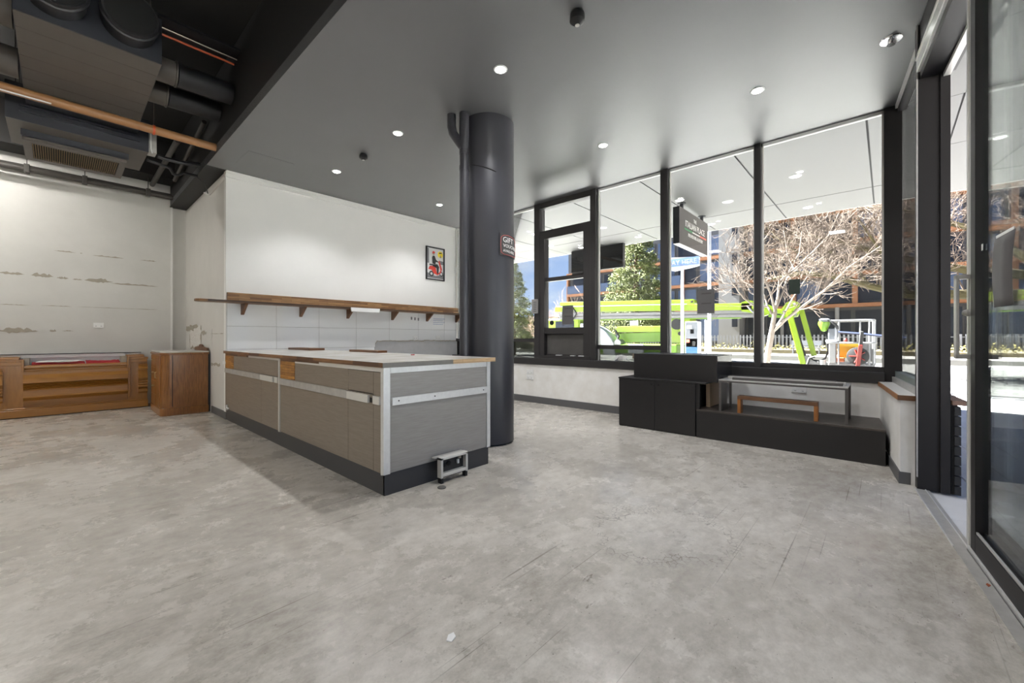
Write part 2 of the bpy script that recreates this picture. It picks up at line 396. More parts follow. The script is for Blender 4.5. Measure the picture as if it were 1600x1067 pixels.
# floor slab (polygon follows the angled door wall)
pA = DW(1.52, -0.02); pB = DW(-9.0, -0.02)
fl = MB().prism([(pB[0], pB[1]), (pA[0], pA[1]), (6.3, 0.0), (6.3, 10.5), (pB[0], 10.5)], 'z', -0.12, 0.0).build('floor', M_floor, origin=FLOOR_O)
struct(fl, 'worn grey polished concrete floor with dark stains and scratches', 'floor')
q0 = DW(-3.3, -0.22); q1 = DW(1.6, -0.22)
struct(MB().prism([(1.45, q0[1]), (q1[0], q1[1]), (6.26, 0.0), (6.26, 7.45), (1.72, 7.45), (1.72, 10.4), (1.45, 10.4)], 'z', ZC, ZC+0.12).build('ceiling', M_ceil),
       'flat grey painted plasterboard ceiling over the counter and windows', 'ceiling')
struct(MB().prism([(pB[0], pB[1]-0.3), (1.45, -0.9), (1.45, 10.5), (pB[0], 10.5)], 'z', 4.8, 4.95).build('ceiling_slab', M_black_ceil),
       'exposed black ceiling slab above the ducts and pipes', 'ceiling')
beam = MB().box(1.45, 1.62, -1.0, 10.21, ZC+0.001, 4.8).build('wall_bulkhead', M_beam)
struct(beam, 'black bulkhead face dropping from the exposed ceiling to the flat ceiling', 'bulkhead')
bs = box('soffit_strip', M_beam, beam, 1.44, 1.70, 7.33, 10.21, ZC-0.006, ZC+0.001)
struct(MB().box(-4.4, 1.48, 10.2, 10.4, 0, 4.8).build('wall_left', M_offwhite), 'off-white plasterboard wall with torn paper lines behind the timber display counter', 'wall')
WL = bpy.data.objects['wall_left']
struct(MB().box(1.482, 1.72, 10.27, 10.4, 0, ZC).build('wall_alcove', M_offwhite), 'narrow recessed off-white strip of wall between left wall and return', 'wall')
struct(MB().box(-4.4, 1.449, 9.72, 10.2, 4.14, 4.8).build('trim_10', M_black_ceil), 'black downstand over the top of the left wall', 'downstand')
box('edge_bead', M_white, WL, 1.455, 1.485, 10.19, 10.27, 0, ZC)
struct(MB().box(1.70, 1.80, 7.44, 10.27, 0, ZC).build('wall_return', M_offwhite), 'short return wall with peeled patches beside the brown cupboard', 'wall')
struct(MB().box(1.69, 6.26, 7.335, 7.44, 0, ZC).build('wall_back', M_white), 'smooth white wall above the counter with timber shelf and gloss tiles', 'wall')
WB = bpy.data.objects['wall_back']
WR = bpy.data.objects['wall_return']
# far left wall and the walls behind the camera
struct(MB().box(-4.5, -4.3, -1.3, 10.4, 0, 4.8).build('wall_far_left', M_offwhite), 'plain off-white side wall out of view', 'wall')
m = MB().box(-9.0, -6.2, -0.25, -0.05, 0, 4.8).xf(MD); struct(m.build('wall_rear', M_offwhite), 'plain wall beside the shopfront behind the viewer', 'wall')
m = MB().box(-9.0, -3.25, -0.25, -0.12, 3.74, 4.8).xf(MD); struct(m.build('wall_rear_upper', M_black_ceil), 'black wall above the shopfront behind the viewer', 'wall')
# skirtings
struct(box('baseboard_return', M_base, None, 1.688, 1.70, 7.33, 8.2, 0, 0.11), 'grey vinyl skirting along the short return wall', 'skirting')
struct(box('baseboard_window', M_base, None, 6.04, 6.055, 2.79, 7.33, 0, 0.12), 'grey vinyl skirting under the window wall', 'skirting')
m = MB().box(0.105, 1.42, 0.082, 0.094, 0, 0.1).box(0.098, 0.105, 0.02, 0.094, 0, 0.1).xf(MD); struct(m.build('baseboard_side', M_base), 'grey skirting round the low wall beside the door', 'skirting')

# torn strips on the left wall
rnd = random.Random(7)
def torn(x0, x1, z, h, parent, mat=M_torn, y=10.199, n=14, name='torn_strip'):
    top = []; bot = []
    for i in range(n + 1):
        t = i / n; x = x0 + (x1-x0)*t; e = min(1, 4*t, 4*(1-t))
        top.append((x, z + h*0.5*e*rnd.uniform(0.25, 1.3))); bot.append((x, z - h*0.35*e*rnd.uniform(0.3, 1.0)))
    return MB().prism(top + bot[::-1], 'y', y-0.0025, y+0.001).build(name, mat, parent)
for a in [(-1.9,-.6,2.70,.02),(-.05,.20,2.668,.025),(.25,.28,2.668,.02),(.40,.80,2.655,.03),(1.02,1.25,2.66,.03),
          (-.64,-.36,2.235,.05),(-.30,-.05,2.235,.075),(-.02,.12,2.22,.045),(.16,.28,2.215,.03),(.30,.66,2.215,.085),(.62,1.28,2.19,.04),
          (-.64,-.30,1.745,.016),(-.2,.16,1.75,.016),(.2,.9,1.752,.012),(.7,1.28,1.752,.014),
          (-1.3,-.66,1.32,.06),(-.64,-.22,1.33,.11),(-.10,-.02,1.335,.05),(.04,.18,1.338,.02)]:
    torn(a[0], a[1], a[2], a[3], WL)
def torn_x(y0, y1, z0, z1, parent, mat, x=1.6985, name='torn_patch', jag=0.03, n=9):
    pts = []
    for i in range(n): pts.append((y0 + (y1-y0)*i/(n-1), z1 + rnd.uniform(-jag, jag)))
    for i in range(n): pts.append((y1 + rnd.uniform(-jag, jag), z1 + (z0-z1)*(i+1)/(n+1)))
    for i in range(n): pts.append((y1 + (y0-y1)*i/(n-1), z0 + rnd.uniform(-jag, jag)))
    for i in range(n): pts.append((y0 + rnd.uniform(-jag, jag), z0 + (z1-z0)*(i+1)/(n+1)))
    return MB().prism(pts, 'x', x-0.003, x+0.001).build(name, mat, parent)
torn_x(8.97, 9.9, 1.03, 1.44, WR, M_torn, jag=.035, x=1.6995); torn_x(9.0, 9.85, 1.06, 1.42, WR, M_tornw, jag=.035, x=1.6975); torn_x(9.55, 10.2, 1.36, 1.43, WR, M_torn, jag=.02, x=1.697)
torn_x(8.55, 8.95, 1.29, 1.33, WR, M_torn, jag=.025); torn_x(7.5, 8.3, 1.285, 1.292, WR, M_torn, jag=.004)
torn_x(7.7, 8.25, .775, .815, WR, M_torn, jag=.015); torn_x(8.2, 8.6, 1.1, 1.35, WR, M_offwhite, jag=.02)

# white trunking at the head of the back wall
tag(MB().box(1.70, 5.3, 7.31, 7.333, 3.635, 3.655).box(1.70, 6.2, 7.322, 7.333, 3.70, 3.74).build('trim_1', M_white), 'thin white trunking along the head of the white wall', 'trunking', kind='structure')
t = tag(MB().tube([(1.69, 7.36, 3.66), (1.69, 7.9, 3.62), (1.685, 8.3, 3.6), (1.62, 8.35, 3.62)], 0.016, 8).build('conduit', M_offwhite, smooth=True), 'short off-white conduit under the ceiling on the return wall', 'conduit')

# tiles on the white wall (each a piece of its own)
cols = [1.70, 2.38, 3.06, 3.74, 4.43, 5.12, 5.81, 6.19]
for r, (z0, z1) in enumerate([(1.40, 1.745), (1.045, 1.40), (0.70, 1.045)]):
    for i in range(7):
        x0, x1 = cols[i], cols[i+1]
        zz0 = z0
        if i >= 4:
            if r == 2: continue
            if r == 1: zz0 = 1.165
        if i == 3 and r == 2: x1 = 4.11
        MB().box(x0+.0025, x1-.0025, 7.322, 7.334, zz0+.0025, z1-.0025).build('tile', M_tile, WB, 0.0015)
box('grout_bed', M_grout, WB, 1.70, 6.19, 7.328, 7.336, 0.7, 1.745)
# stripped render where tiles came off, with a ragged upper edge
pts = [(4.12, 0.7)] + [(4.12, 1.10)]
xs = 4.16
while xs < 6.17:
    pts.append((xs, 1.155 + rnd.uniform(-.012, .012))); xs += rnd.uniform(.03, .09)
pts += [(6.17, 1.15), (6.17, 0.7)]
MB().prism(pts, 'y', 7.318, 7.331).build('bare_render', M_adhes, WB)
MB().prism([(p[0], p[1]+.012) for p in pts[1:-2]] + [(p[0]+.01, p[1]-.004) for p in pts[1:-2]][::-1], 'y', 7.3165, 7.3215).build('broken_edge', M_torn, WB)
# handwriting traces on the tiles
for k in range(3): MB().box(4.93+k*.085, 4.965+k*.085, 7.3205, 7.3215, 1.60-k*.008, 1.66-k*.008).build('marker_trace', M_post_g, WB)
for k in range(4): MB().box(5.50, 5.82-.05*(k % 2), 7.3205, 7.3215, 1.64-k*.04, 1.647-k*.04).build('marker_trace', M_payblue, WB)

# column and downpipe
CX, CY, CR = 3.44, 3.50, 0.30
colo = MB().lathe([(CR, .022), (CR, ZC)], (CX, CY, 0), 56).build('column', M_column, smooth=True, origin=(CX, CY, 0))
struct(colo, 'round black satin column standing beside the counter', 'column')
MB().lathe([(CR-.05, 0), (CR-.05, .03)], (CX, CY, 0), 32).build('column_foot', M_gap, colo)
MB().tube([(CX+ (CR+.002)*math.cos(a), CY+(CR+.002)*math.sin(a), 3.18-0.1*(a-3.25)) for a in [3.25+.12*k for k in range(9)]], .006, 6).build('cable', M_blackpl, colo)
dp = thing('downpipe', 'black downpipe with angled branch running up beside the round column', 'pipe', (3.06, 3.505, 0))
MB().tube([(3.06, 3.505, 0), (3.06, 3.505, ZC)], .052, 20).build('pipe', M_column, dp, smooth=True)
for z in (3.12, 3.30): MB().tube([(3.06, 3.505, z-.025), (3.06, 3.505, z+.025)], .056, 20).build('socket_joint', M_column, dp, smooth=True)
MB().tube([(3.06, 3.505, 3.33), (3.06, 3.505, ZC-.01)], .056, 20).build('sleeve', M_column, dp, smooth=True)
MB().tube([(3.05, 3.515, 3.36), (3.02, 3.58, 3.46), (3.0, 3.625, 3.53), (2.992, 3.64, 3.60), (2.992, 3.64, ZC)], .05, 16).build('branch', M_column, dp, smooth=True)

# ------------------------------------------------------------------ window wall at x = 6.17
struct(box('wall_low_window', M_lowwall, None, 6.055, 6.25, 0.0, 7.335, 0, 0.72), 'scuffed white low wall under the street windows', 'wall')
struct(box('wall_nib', M_lowwall, None, 6.02, 6.055, -0.005, 0.03, 0, 0.72), 'narrow chipped strip of render in the corner under the windows', 'wall')
struct(box('trim_2', M_frame, None, 6.03, 6.26, 0.012, 7.33, 0.72, 0.84, .004), 'charcoal sill running under the street windows', 'window sill')
def bay(n, y0, y1, z0, label, sill=None):
    w = thing('window_%d' % n, label, 'window', (6.17, (y0+y1)/2, 0.84), kind='structure')
    box('glass_pane', M_glass, w, 6.166, 6.174, y0+.012, y1-.012, z0+.02, ZC-.02)
    f = .018
    for a in ((y0, y0+f, .84, ZC), (y1-f, y1, .84, ZC)): box('frame', M_alu_w, w, 6.15, 6.195, *a[:2], *a[2:])
    box('head_trim', M_whitepl, w, 6.15, 6.2, y0, y1, ZC-.035, ZC)
    box('frame', M_frame, w, 6.145, 6.2, y0, y1, z0-.055, z0+.012)
    if z0 > 0.95: box('lower_pane', M_tint, w, 6.165, 6.175, y0, y1, .84, z0-.05)
    return w
bay(1, 4.95, 7.33, 1.20, 'tall fixed window between the black column and the servery hatch')
bay(2, 2.52, 3.62, 1.09, 'fixed window beside the servery hatch with green boom behind')
bay(3, 1.275, 2.41, 0.885, 'fixed window with the hanging shop sign seen through it')
bay(4, 0.02, 1.20, 0.885, 'widest clear fixed window with the bare tree and basket behind')
def mull(n, y0, y1, label, x0=6.09, x1=6.24, z0=.84):
    return struct(box('trim_%d' % n, M_frame, None, x0, x1, y0, y1, z0, ZC, .004), label, 'mullion')
mull(3, 4.82, 4.95, 'charcoal mullion on the column side of the servery hatch', 6.07)
mull(4, 3.62, 3.725, 'charcoal mullion between the servery hatch and the next window', 6.07)
mull(5, 2.41, 2.52, 'charcoal mullion left of the hanging shop sign')
mull(6, 1.20, 1.275, 'slim charcoal mullion beside the bare street tree')
# servery hatch
sv = thing('window_5', 'dark framed servery hatch with sliding sashes beside the column', 'window', (6.15, 4.27, .84), kind='structure')
box('head', M_frame, sv, 6.08, 6.23, 3.725, 4.82, 3.64, ZC); box('transom', M_frame, sv, 6.08, 6.23, 3.725, 4.82, 3.06, 3.21)
box('top_light', M_glass, sv, 6.15, 6.156, 3.76, 4.79, 3.21, 3.64)
box('stile', M_frame, sv, 6.08, 6.22, 4.715, 4.82, .87, 3.06); box('stile', M_frame, sv, 6.08, 6.22, 3.725, 3.865, .87, 3.06)
box('upper_sash_glass', M_glass, sv, 6.17, 6.176, 3.865, 4.715, 2.33, 3.06); box('lower_sash_glass', M_glass, sv, 6.13, 6.136, 3.865, 4.715, 1.40, 2.28)
box('meeting_rail', M_frame, sv, 6.10, 6.19, 3.865, 4.715, 2.265, 2.335); box('sash_latch', M_frame, sv, 6.085, 6.12, 3.88, 4.1, 2.33, 2.365)
box('bottom_rail', M_frame, sv, 6.09, 6.2, 3.865, 4.715, 1.30, 1.405)
box('lower_panel', M_frame, sv, 6.15, 6.19, 3.865, 4.715, .87, 1.30); box('panel_face', pm('smeared_panel', S(84,82,80), .3, var=.15, vscale=4), sv, 6.146, 6.15, 3.9, 4.69, .92, 1.27)
box('sill_rail', M_frame, sv, 6.06, 6.2, 3.725, 4.82, .84, .9)
# corner post and side window beside the door
struct(MB().box(6.09, 6.25, -.13, .02, 0, ZC).build('trim_7', M_frame2, bevel=.004), 'dark corner post where the street windows meet the door wall', 'post')
m = MB().box(0.1, 1.45, -.12, .084, 0, .70).xf(MD); struct(m.build('wall_low_side', M_lowwall), 'low white wall with square end beside the door post', 'wall')
sd = thing('window_6', 'narrow side window between corner post and door post', 'window', DW(.8, -.1, .74), ang, kind='structure')
def lb(name, mat, par, s0, s1, n0, n1, z0, z1, bevel=0): return MB().box(s0, s1, n0, n1, z0, z1).xf(MD).build(name, mat, par, bevel)
lb('glass_pane', M_glass, sd, .12, 1.42, -.10, -.094, .86, ZC-.03)
lb('bottom_frame', M_sillg, sd, .1, 1.45, -.13, -.04, .76, .86); lb('bottom_frame', M_alu_d, sd, .1, 1.45, -.04, -.015, .745, .80)
lb('head_frame', M_frame2, sd, .1, 1.45, -.13, -.06, 3.66, ZC); lb('head_trim', M_whitepl, sd, .1, 1.45, -.06, -.04, 3.70, ZC)
sl = tag(lb('window_ledge', M_sillw, None, .085, 1.42, -.04, .095, .70, .742), 'white laminate ledge with timber edge on the low side wall', 'ledge')
lb('timber_edge', M_honey, sl, .083, 1.42, .095, .103, .70, .742); lb('end_edge', M_honey_d, sl, .077, .085, -.03, .103, .70, .742)
# door post, header, track
po = thing('trim_8', 'wide dark door jamb post at the open entrance', 'door jamb', DW(.05, -.1, 0), ang, kind='structure')
lb('post_face', M_frame2, po, 0, .09, -.115, -.005, 0, ZC); lb('post_return', M_frame2, po, .012, .09, -.135, -.115, 0, ZC); lb('post_outer', M_frame2, po, -.01, .09, -.19, -.135, 0, ZC)
lb('edge_strip', M_alu_d, po, -.004, .012, -.008, .0, .1, ZC)
hd = thing('trim_9', 'black and silver sliding door header over the entrance', 'door header', DW(-2, -.1, 3.3), ang, kind='structure')
lb('fascia', M_frame2, hd, -6.2, 0, -.12, -.02, 3.46, ZC); lb('track_cover', M_alu, hd, -6.2, 0, -.06, .0, 3.36, 3.46, .003); lb('upper_lip', M_alu_w, hd, -6.2, 0, -.02, .008, 3.455, 3.475)
lb('lower_track', M_alu_d, hd, -6.2, 0, -.10, -.065, 3.31, 3.37); lb('black_channel', M_frame2, hd, -6.2, 0, -.19, -.02, 3.30, 3.36); lb('outer_strip', M_alu_w, hd, -6.2, 0, -.19, -.15, 3.27, 3.30)
lb('outer_fascia', M_frame2, hd, -6.2, 0, -.22, -.15, 3.30, ZC)
tr = thing('door_track', 'aluminium sliding door track set in the concrete floor', 'door track', DW(-2, -.05, 0), ang)
lb('inner_strip', M_alu_d, tr, -6.2, -1.15, -.04, .012, -.003, .006); lb('threshold', M_alu_d, tr, -1.15, .0, -.075, .008, -.003, .005)
lb('rail', M_alu, tr, -6.2, -1.15, -.062, -.047, -.003, .028); lb('edge', M_alu, tr, -1.15, .0, .008, .014, -.003, .008); lb('edge', M_alu, tr, -1.15, .0, -.055, -.048, -.003, .010)
# sliding leaf
dl = thing('door_1', 'tall glass sliding door leaf with black frame standing half open', 'door', DW(-2, -.09, 0), ang, kind='structure')
L0, L1 = -2.95, -1.09
N0, N1 = -.105, -.055
lb('meeting_stile', M_alu_d, dl, L1-.085, L1, N0, N1, .01, 3.32); lb('edge_strip', M_alu_w, dl, L1-.05, L1-.035, N1, N1+.004, .01, 3.32); lb('brush_strip', M_gap, dl, L1, L1+.012, N0+.01, N1-.01, .01, 3.32)
lb('stile', M_frame2, dl, L1-.165, L1-.085, N0, N1+.002, .01, 3.32)
lb('stile', M_frame2, dl, L0, L0+.06, N0, N1, .01, 3.32)
lb('bottom_rail', M_frame2, dl, L0+.06, L1-.165, N0, N1+.002, .012, .135, .004); lb('top_rail', M_frame2, dl, L0+.06, L1-.165, N0, N1, 3.2, 3.32); lb('bead', M_alu_d, dl, L0+.06, L1-.165, N1-.012, N1-.002, .135, .145)
lb('glass_pane', M_glass_d, dl, L0+.06, L1-.165, -.085, -.078, .135, 3.2)
def handle(n0, n1):
    h = MB(); sgn = 1 if n1 > n0 else -1; s = L1-.055
    h.box(s-.025, s+.025, min(n1, n1-sgn*.014), max(n1, n1-sgn*.014), 1.10, 1.585)
    h.box(s-.025, s+.025, min(n0, n1), max(n0, n1), 1.10, 1.125); h.box(s-.025, s+.025, min(n0, n1), max(n0, n1), 1.56, 1.585)
    return h.xf(MD)
handle(N1, .004).build('handle', M_alu_d, dl, .002); handle(N0, -.18).build('handle', M_frame2, dl, .002)
m = MB().lathe([(.02, 0), (.02, .012), (.011, .028)], (L1-.05, N1, 1.365), 12, 'y').xf(MD); m.build('lock_cylinder', M_alu_d, dl)
lb('sticker', M_whitepl, dl, L1-.19, L1-.166, -.0775, -.0765, 1.70, 1.735)
# fixed shopfront panels further back
fx = thing('window_7', 'fixed glass shopfront panels behind the viewer', 'window', DW(-4.5, -.14, 0), ang, kind='structure')
for k in range(3):
    a = -6.15 + k*1.75
    lb('stile', M_frame2, fx, a, a+.06, -.18, -.13, 0, 3.3); lb('bottom_rail', M_frame2, fx, a+.06, a+1.69, -.18, -.13, 0, .16); lb('glass_pane', M_glass_d, fx, a+.06, a+1.69, -.158, -.152, .16, 3.3)
    lb('stile', M_frame2, fx, a+1.69, a+1.75, -.18, -.13, 0, 3.3)
# outside cladding of the low side wall
cl = thing('slatted_planter_wall', 'black slatted outdoor cladding with timber cap beyond the door post', 'cladding', DW(.75, -.24, 0), ang)
for k in range(9): lb('slat', M_slat, cl, -.02, 1.6, -.245, -.21, .005+k*.077, .07+k*.077)
lb('backing', M_gap, cl, .0, 1.6, -.21, -.195, 0, .70); lb('cap_board', M_cap, cl, -.04, 1.62, -.285, -.195, .70, .735, .003)

# ------------------------------------------------------------------ service counter
ct = thing('service_counter', 'long grey veneer service counter with aluminium trims and timber-edged top', 'counter', (2.2, 5.1, 0))
CX0, CX1, CY0, CY1 = 1.68, 2.82, 2.855, 7.325
box('carcass', M_gap, ct, CX0+.022, CX1-.02, CY0+.022, CY1, .02, .985)
box('kickboard', M_kick, ct, CX0+.012, CX0+.03, CY0+.012, CY1, 0, .165); box('kickboard', M_kick, ct, CX0+.012, CX1-.01, CY0+.010, CY0+.028, 0, .175)
box('back_panel', M_kick, ct, CX1-.03, CX1-.012, CY0+.03, CY1, 0, .985)
def fp(name, mat, y0, y1, z0, z1, d=0.0, bev=.0012): return box(name, mat, ct, CX0-d, CX0+.02, y0, y1, z0, z1, bev)
g = .003
# far unit
fp('timber_infill', M_block_y, 6.885, 7.32, .776, .963, .001); fp('upper_panel', M_veneer, 5.13, 6.882, .78, .962)
fp('top_strip', M_alu_w, 5.10, 6.2, .965, .988, .002); fp('top_strip', M_bench_t, 6.2, 7.32, .965, .989, .0)
fp('rail', M_alu_d, 5.70, 7.32, .708, .772, .012); hb = fp('handle_rail', M_alu_w, 5.26, 5.695, .708, .772, .016); fp('rail', M_alu_w, 5.12, 5.215, .708, .772, .012)
box('finger_hole', M_gap, hb, CX0-.001, CX0+.01, 5.225, 5.255, .715, .755)
fp('lower_panel', M_veneer, 5.70, 7.32, .17, .778); fp('cupboard_door', M_veneer, 5.105, 5.697, .17, .775)
fp('edge_trim', M_alu_w, 5.075, 5.10, .16, .99, .006); fp('gap_strip', M_gap, 5.062, 5.075, .16, .99, -.004); fp('edge_trim', M_alu_d, 5.048, 5.062, .16, .99, .004)
# near unit
fp('timber_infill', M_block_y, 4.625, 5.045, .771, .961, .001); fp('upper_panel', M_veneer, 3.437, 4.622, .765, .955)
fp('top_strip', M_bench_t, 3.95, 5.045, .962, .99, .0); fp('top_strip', M_alu_w, 2.875, 4.02, .955, .99, .003); fp('top_strip', M_alu_w, 4.02, 4.62, .955, .972, .002)
fp('rail', M_alu_d, 3.437, 5.045, .70, .768, .014); hb = fp('handle_rail', M_alu_w, 3.07, 3.43, .70, .765, .018); fp('rail', M_alu_w, 2.90, 3.0, .70, .765, .014)
box('finger_hole', M_gap, hb, CX0-.001, CX0+.01, 3.03, 3.065, .705, .745)
fp('lower_panel', M_veneer, 3.437, 5.045, .17, .76); fp('drawer_front', M_veneer, 3.012, 3.432, .778, .95); fp('cupboard_door', M_veneer, 3.012, 3.432, .17, .77)
fp('filler_panel', M_veneer, 2.895, 3.008, .17, .95)
fp('corner_trim', M_alu, CY0+.0205, 2.893, .16, .99, .0055)
# end face towards the camera
def ep(name, mat, x0, x1, z0, z1, d=0.0): return box(name, mat, ct, x0, x1, CY0-d, CY0+.02, z0, z1, .0012)
ep('end_panel', M_veneer_lit, 1.735, 2.775, .17, .945); ep('corner_trim', M_alu, CX0-.006, 1.732, .165, .99, .006); ep('corner_trim', M_alu, 2.778, CX1+.004, .165, .99, .006)
ep('top_rail', M_alu, 1.735, 2.775, .945, .99, .005); er = ep('end_rail', M_alu, 1.745, 2.772, .695, .755, .018)
for x in (1.80, 2.15, 2.72): MB().lathe([(.006, 0), (.006, .003)], (x, CY0-.0205, .727), 8, 'y').build('screw', M_gap, er)
# benchtop
tp = box('benchtop', M_btop, ct, 1.66, 2.865, 2.83, 7.322, .992, 1.03)
for y0, y1, mt in ((2.83, 4.2, M_bench_t), (4.2, 5.05, M_bench_t), (5.05, 6.4, M_bench_t), (6.4, 7.322, M_bench_t)):
    box('edge_strip', mt, tp, 1.655, 1.66, y0+.001, y1-.001, .992, 1.03)
box('edge_strip', M_bench_g, tp, 1.655, 2.34, 2.825, 2.83, .992, 1.03); box('edge_strip', M_bench_p, tp, 2.341, 2.87, 2.825, 2.83, .992, 1.03)
tag(MB().box(2.73, 2.862, 4.78, 5.55, 1.03, 1.058).build('timber_plank', M_honey_d, bevel=.002), 'short brown timber plank lying on the counter top nearer the column', 'plank')
tag(MB().box(2.55, 2.78, 6.45, 7.3, 1.03, 1.062).build('timber_plank', M_honey_d, bevel=.002), 'brown timber plank on the counter top against the tiled wall', 'plank')
tag(MB().box(2.63, 2.665, 3.88, 3.91, 1.03, 1.038).build('bottle_cap', M_red, bevel=.002), 'tiny red cap lying on the counter top', 'cap')
tag(MB().box(1.65, 1.685, 7.30, 7.34, .83, .87).build('cable_clip', M_whitepl, bevel=.004), 'small white plastic cable clip at the wall end of the counter', 'clip')
cb = tag(MB().tube([(1.672, 7.2, .23), (1.66, 7.16, .20), (1.672, 7.12, .19), (1.668, 7.17, .17), (1.685, 7.19, .16)], .011, 6).build('loose_cable', M_whitepl, smooth=True), 'loose white cable end poking out above the kickboard', 'cable')

# small aluminium framed outlet box leaning at the counter's end
ob = thing('outlet_frame', 'small aluminium framed power outlet box standing against the counter kickboard', 'outlet box', (2.28, 2.8, 0))
fy0, fy1 = 2.745, 2.80
m = MB(); m.box(2.145, 2.168, fy0, fy1, .045, .215).box(2.42, 2.443, fy0, fy1, .045, .215).box(2.145, 2.443, fy0, fy1, .195, .218).box(2.168, 2.42, fy0, fy1, .055, .082)
m.build('frame', M_alu_w, ob, .003)
box('backing', M_blackpl, ob, 2.168, 2.42, fy1-.012, fy1, .08, .196); box('top_plate', M_alu_d, ob, 2.12, 2.44, fy1, fy1+.04, .205, .215)
for x in (2.20, 2.255): MB().lathe([(.022, 0), (.022, -.01), (.012, -.014)], (x, fy1-.012, .145), 12, 'y').build('socket', M_gap, ob)
box('switch', M_whitepl, ob, 2.345, 2.362, fy1-.03, fy1-.012, .125, .16); box('plug', M_torn, ob, 2.36, 2.385, fy1-.03, fy1-.012, .165, .19)
for x in (2.15, 2.418): box('foot', M_blackr, ob, x, x+.022, fy0+.005, fy1-.005, 0, .05)
tag(MB().lathe([(.034, 0), (.036, .006), (.03, .010)], (2.10, 2.68, 0), 14).build('rubber_pad', pm('grey_rubber', S(96,94,90), .7), smooth=True), 'round grey rubber pad on the floor beside the outlet frame', 'pad')

# ------------------------------------------------------------------ timber shelf on the white wall
sh = thing('wall_shelf', 'long timber wall shelf with upstand and triangular brackets above the counter', 'shelf', (3.8, 7.2, 1.73))
MB().box(1.70, 6.19, 7.298, 7.334, 1.772, 1.905).build('upstand', M_block_x, sh, .002)
pl = [(6.19, 7.298), (6.19, 7.06), (1.42, 7.06), (1.33, 7.075), (1.285, 7.12), (1.28, 7.19), (1.30, 7.26), (1.36, 7.298)]
MB().prism(pl, 'z', 1.742, 1.772).build('shelf_board', M_shelf, sh, .002)
for x in (1.90, 2.75, 3.57, 4.49, 5.33, 6.14):
    MB().prism([(7.334, 1.742), (7.10, 1.742), (7.10, 1.725), (7.30, 1.575), (7.334, 1.575)], 'x', x-.02, x+.02).build('bracket', M_honey_d, sh, .002)
bt = thing('strip_light', 'unlit white strip light fixed under the timber shelf edge', 'light', (3.85, 7.05, 1.70))
MB().box(3.50, 4.06, 7.035, 7.058, 1.705, 1.765).build('housing', M_whitepl, bt, .004); MB().tube([(3.51, 7.045, 1.70), (4.05, 7.045, 1.70)], .012, 10).build('tube', M_whitepl, bt)

# framed scooter poster
fr = thing('framed_poster', 'black framed poster of a rider on a red scooter on the white wall', 'poster', (5.56, 7.325, 2.5))
px0, px1, pz0, pz1 = 5.31, 5.81, 2.485, 3.205
MB().box(px0, px0+.028, 7.306, 7.334, pz0, pz1).box(px1-.028, px1, 7.306, 7.334, pz0, pz1).box(px0+.028, px1-.028, 7.306, 7.334, pz1-.025, pz1).box(px0+.028, px1-.028, 7.306, 7.334, pz0, pz0+.025).build('frame', M_blackpl, fr)
pr_ = box('print', M_post_w, fr, px0+.028, px1-.028, 7.322, 7.333, pz0+.025, pz1-.025)
def art(name, poly, mat, lay):
    y = 7.322 - .0006*lay
    return MB().prism([(px0 + u*.5, pz0 + v*.72) for u, v in poly], 'y', y-.0006, y).build(name, mat, pr_)
def disc(u, v, r, n=18): return [(u + r*math.cos(2*math.pi*k/n)/.5*.5, v + r*math.sin(2*math.pi*k/n)*.5/.72) for k in range(n)]
art('street_print', [(.06,.06),(.94,.06),(.94,.2),(.5,.13),(.06,.22)], M_post_g, 1); art('street_print', [(.06,.5),(.17,.5),(.15,.95),(.06,.95)], M_post_g, 1); art('street_print', [(.7,.5),(.94,.5),(.94,.6),(.7,.62)], M_post_g, 1)
art('yellow_disc', disc(.77,.80,.145), M_post_y, 1); art('disc_mark', [(.70,.82),(.84,.83),(.84,.87),(.70,.86)], M_post_k, 2); art('cup_mark', [(.74,.70),(.82,.70),(.80,.78),(.75,.78)], M_post_g, 2)
art('rear_wheel', disc(.29,.19,.125), M_post_k, 2); art('rear_hub', disc(.29,.19,.06), M_post_w, 3); art('front_wheel', disc(.82,.21,.105), M_post_k, 2); art('front_hub', disc(.82,.21,.06), M_post_w, 3)
art('scooter_body', [(.12,.32),(.2,.42),(.5,.44),(.56,.26),(.7,.24),(.78,.32),(.66,.58),(.72,.62),(.86,.36),(.8,.24),(.62,.16),(.42,.2),(.3,.3)], M_post_r, 4)
art('seat', [(.18,.44),(.52,.44),(.52,.48),(.18,.48)], M_post_k, 5)
art('rider_legs', [(.36,.46),(.6,.5),(.70,.42),(.66,.2),(.58,.2),(.56,.38),(.36,.42)], M_post_k, 6); art('rider_torso', [(.34,.5),(.32,.68),(.36,.74),(.46,.74),(.54,.62),(.66,.58),(.66,.55),(.52,.56),(.5,.48)], M_post_k, 6)
art('rider_head', disc(.40,.80,.06), M_torn, 6); art('helmet', [(.33,.80),(.34,.86),(.40,.88),(.47,.86),(.48,.82)], M_post_r, 7)
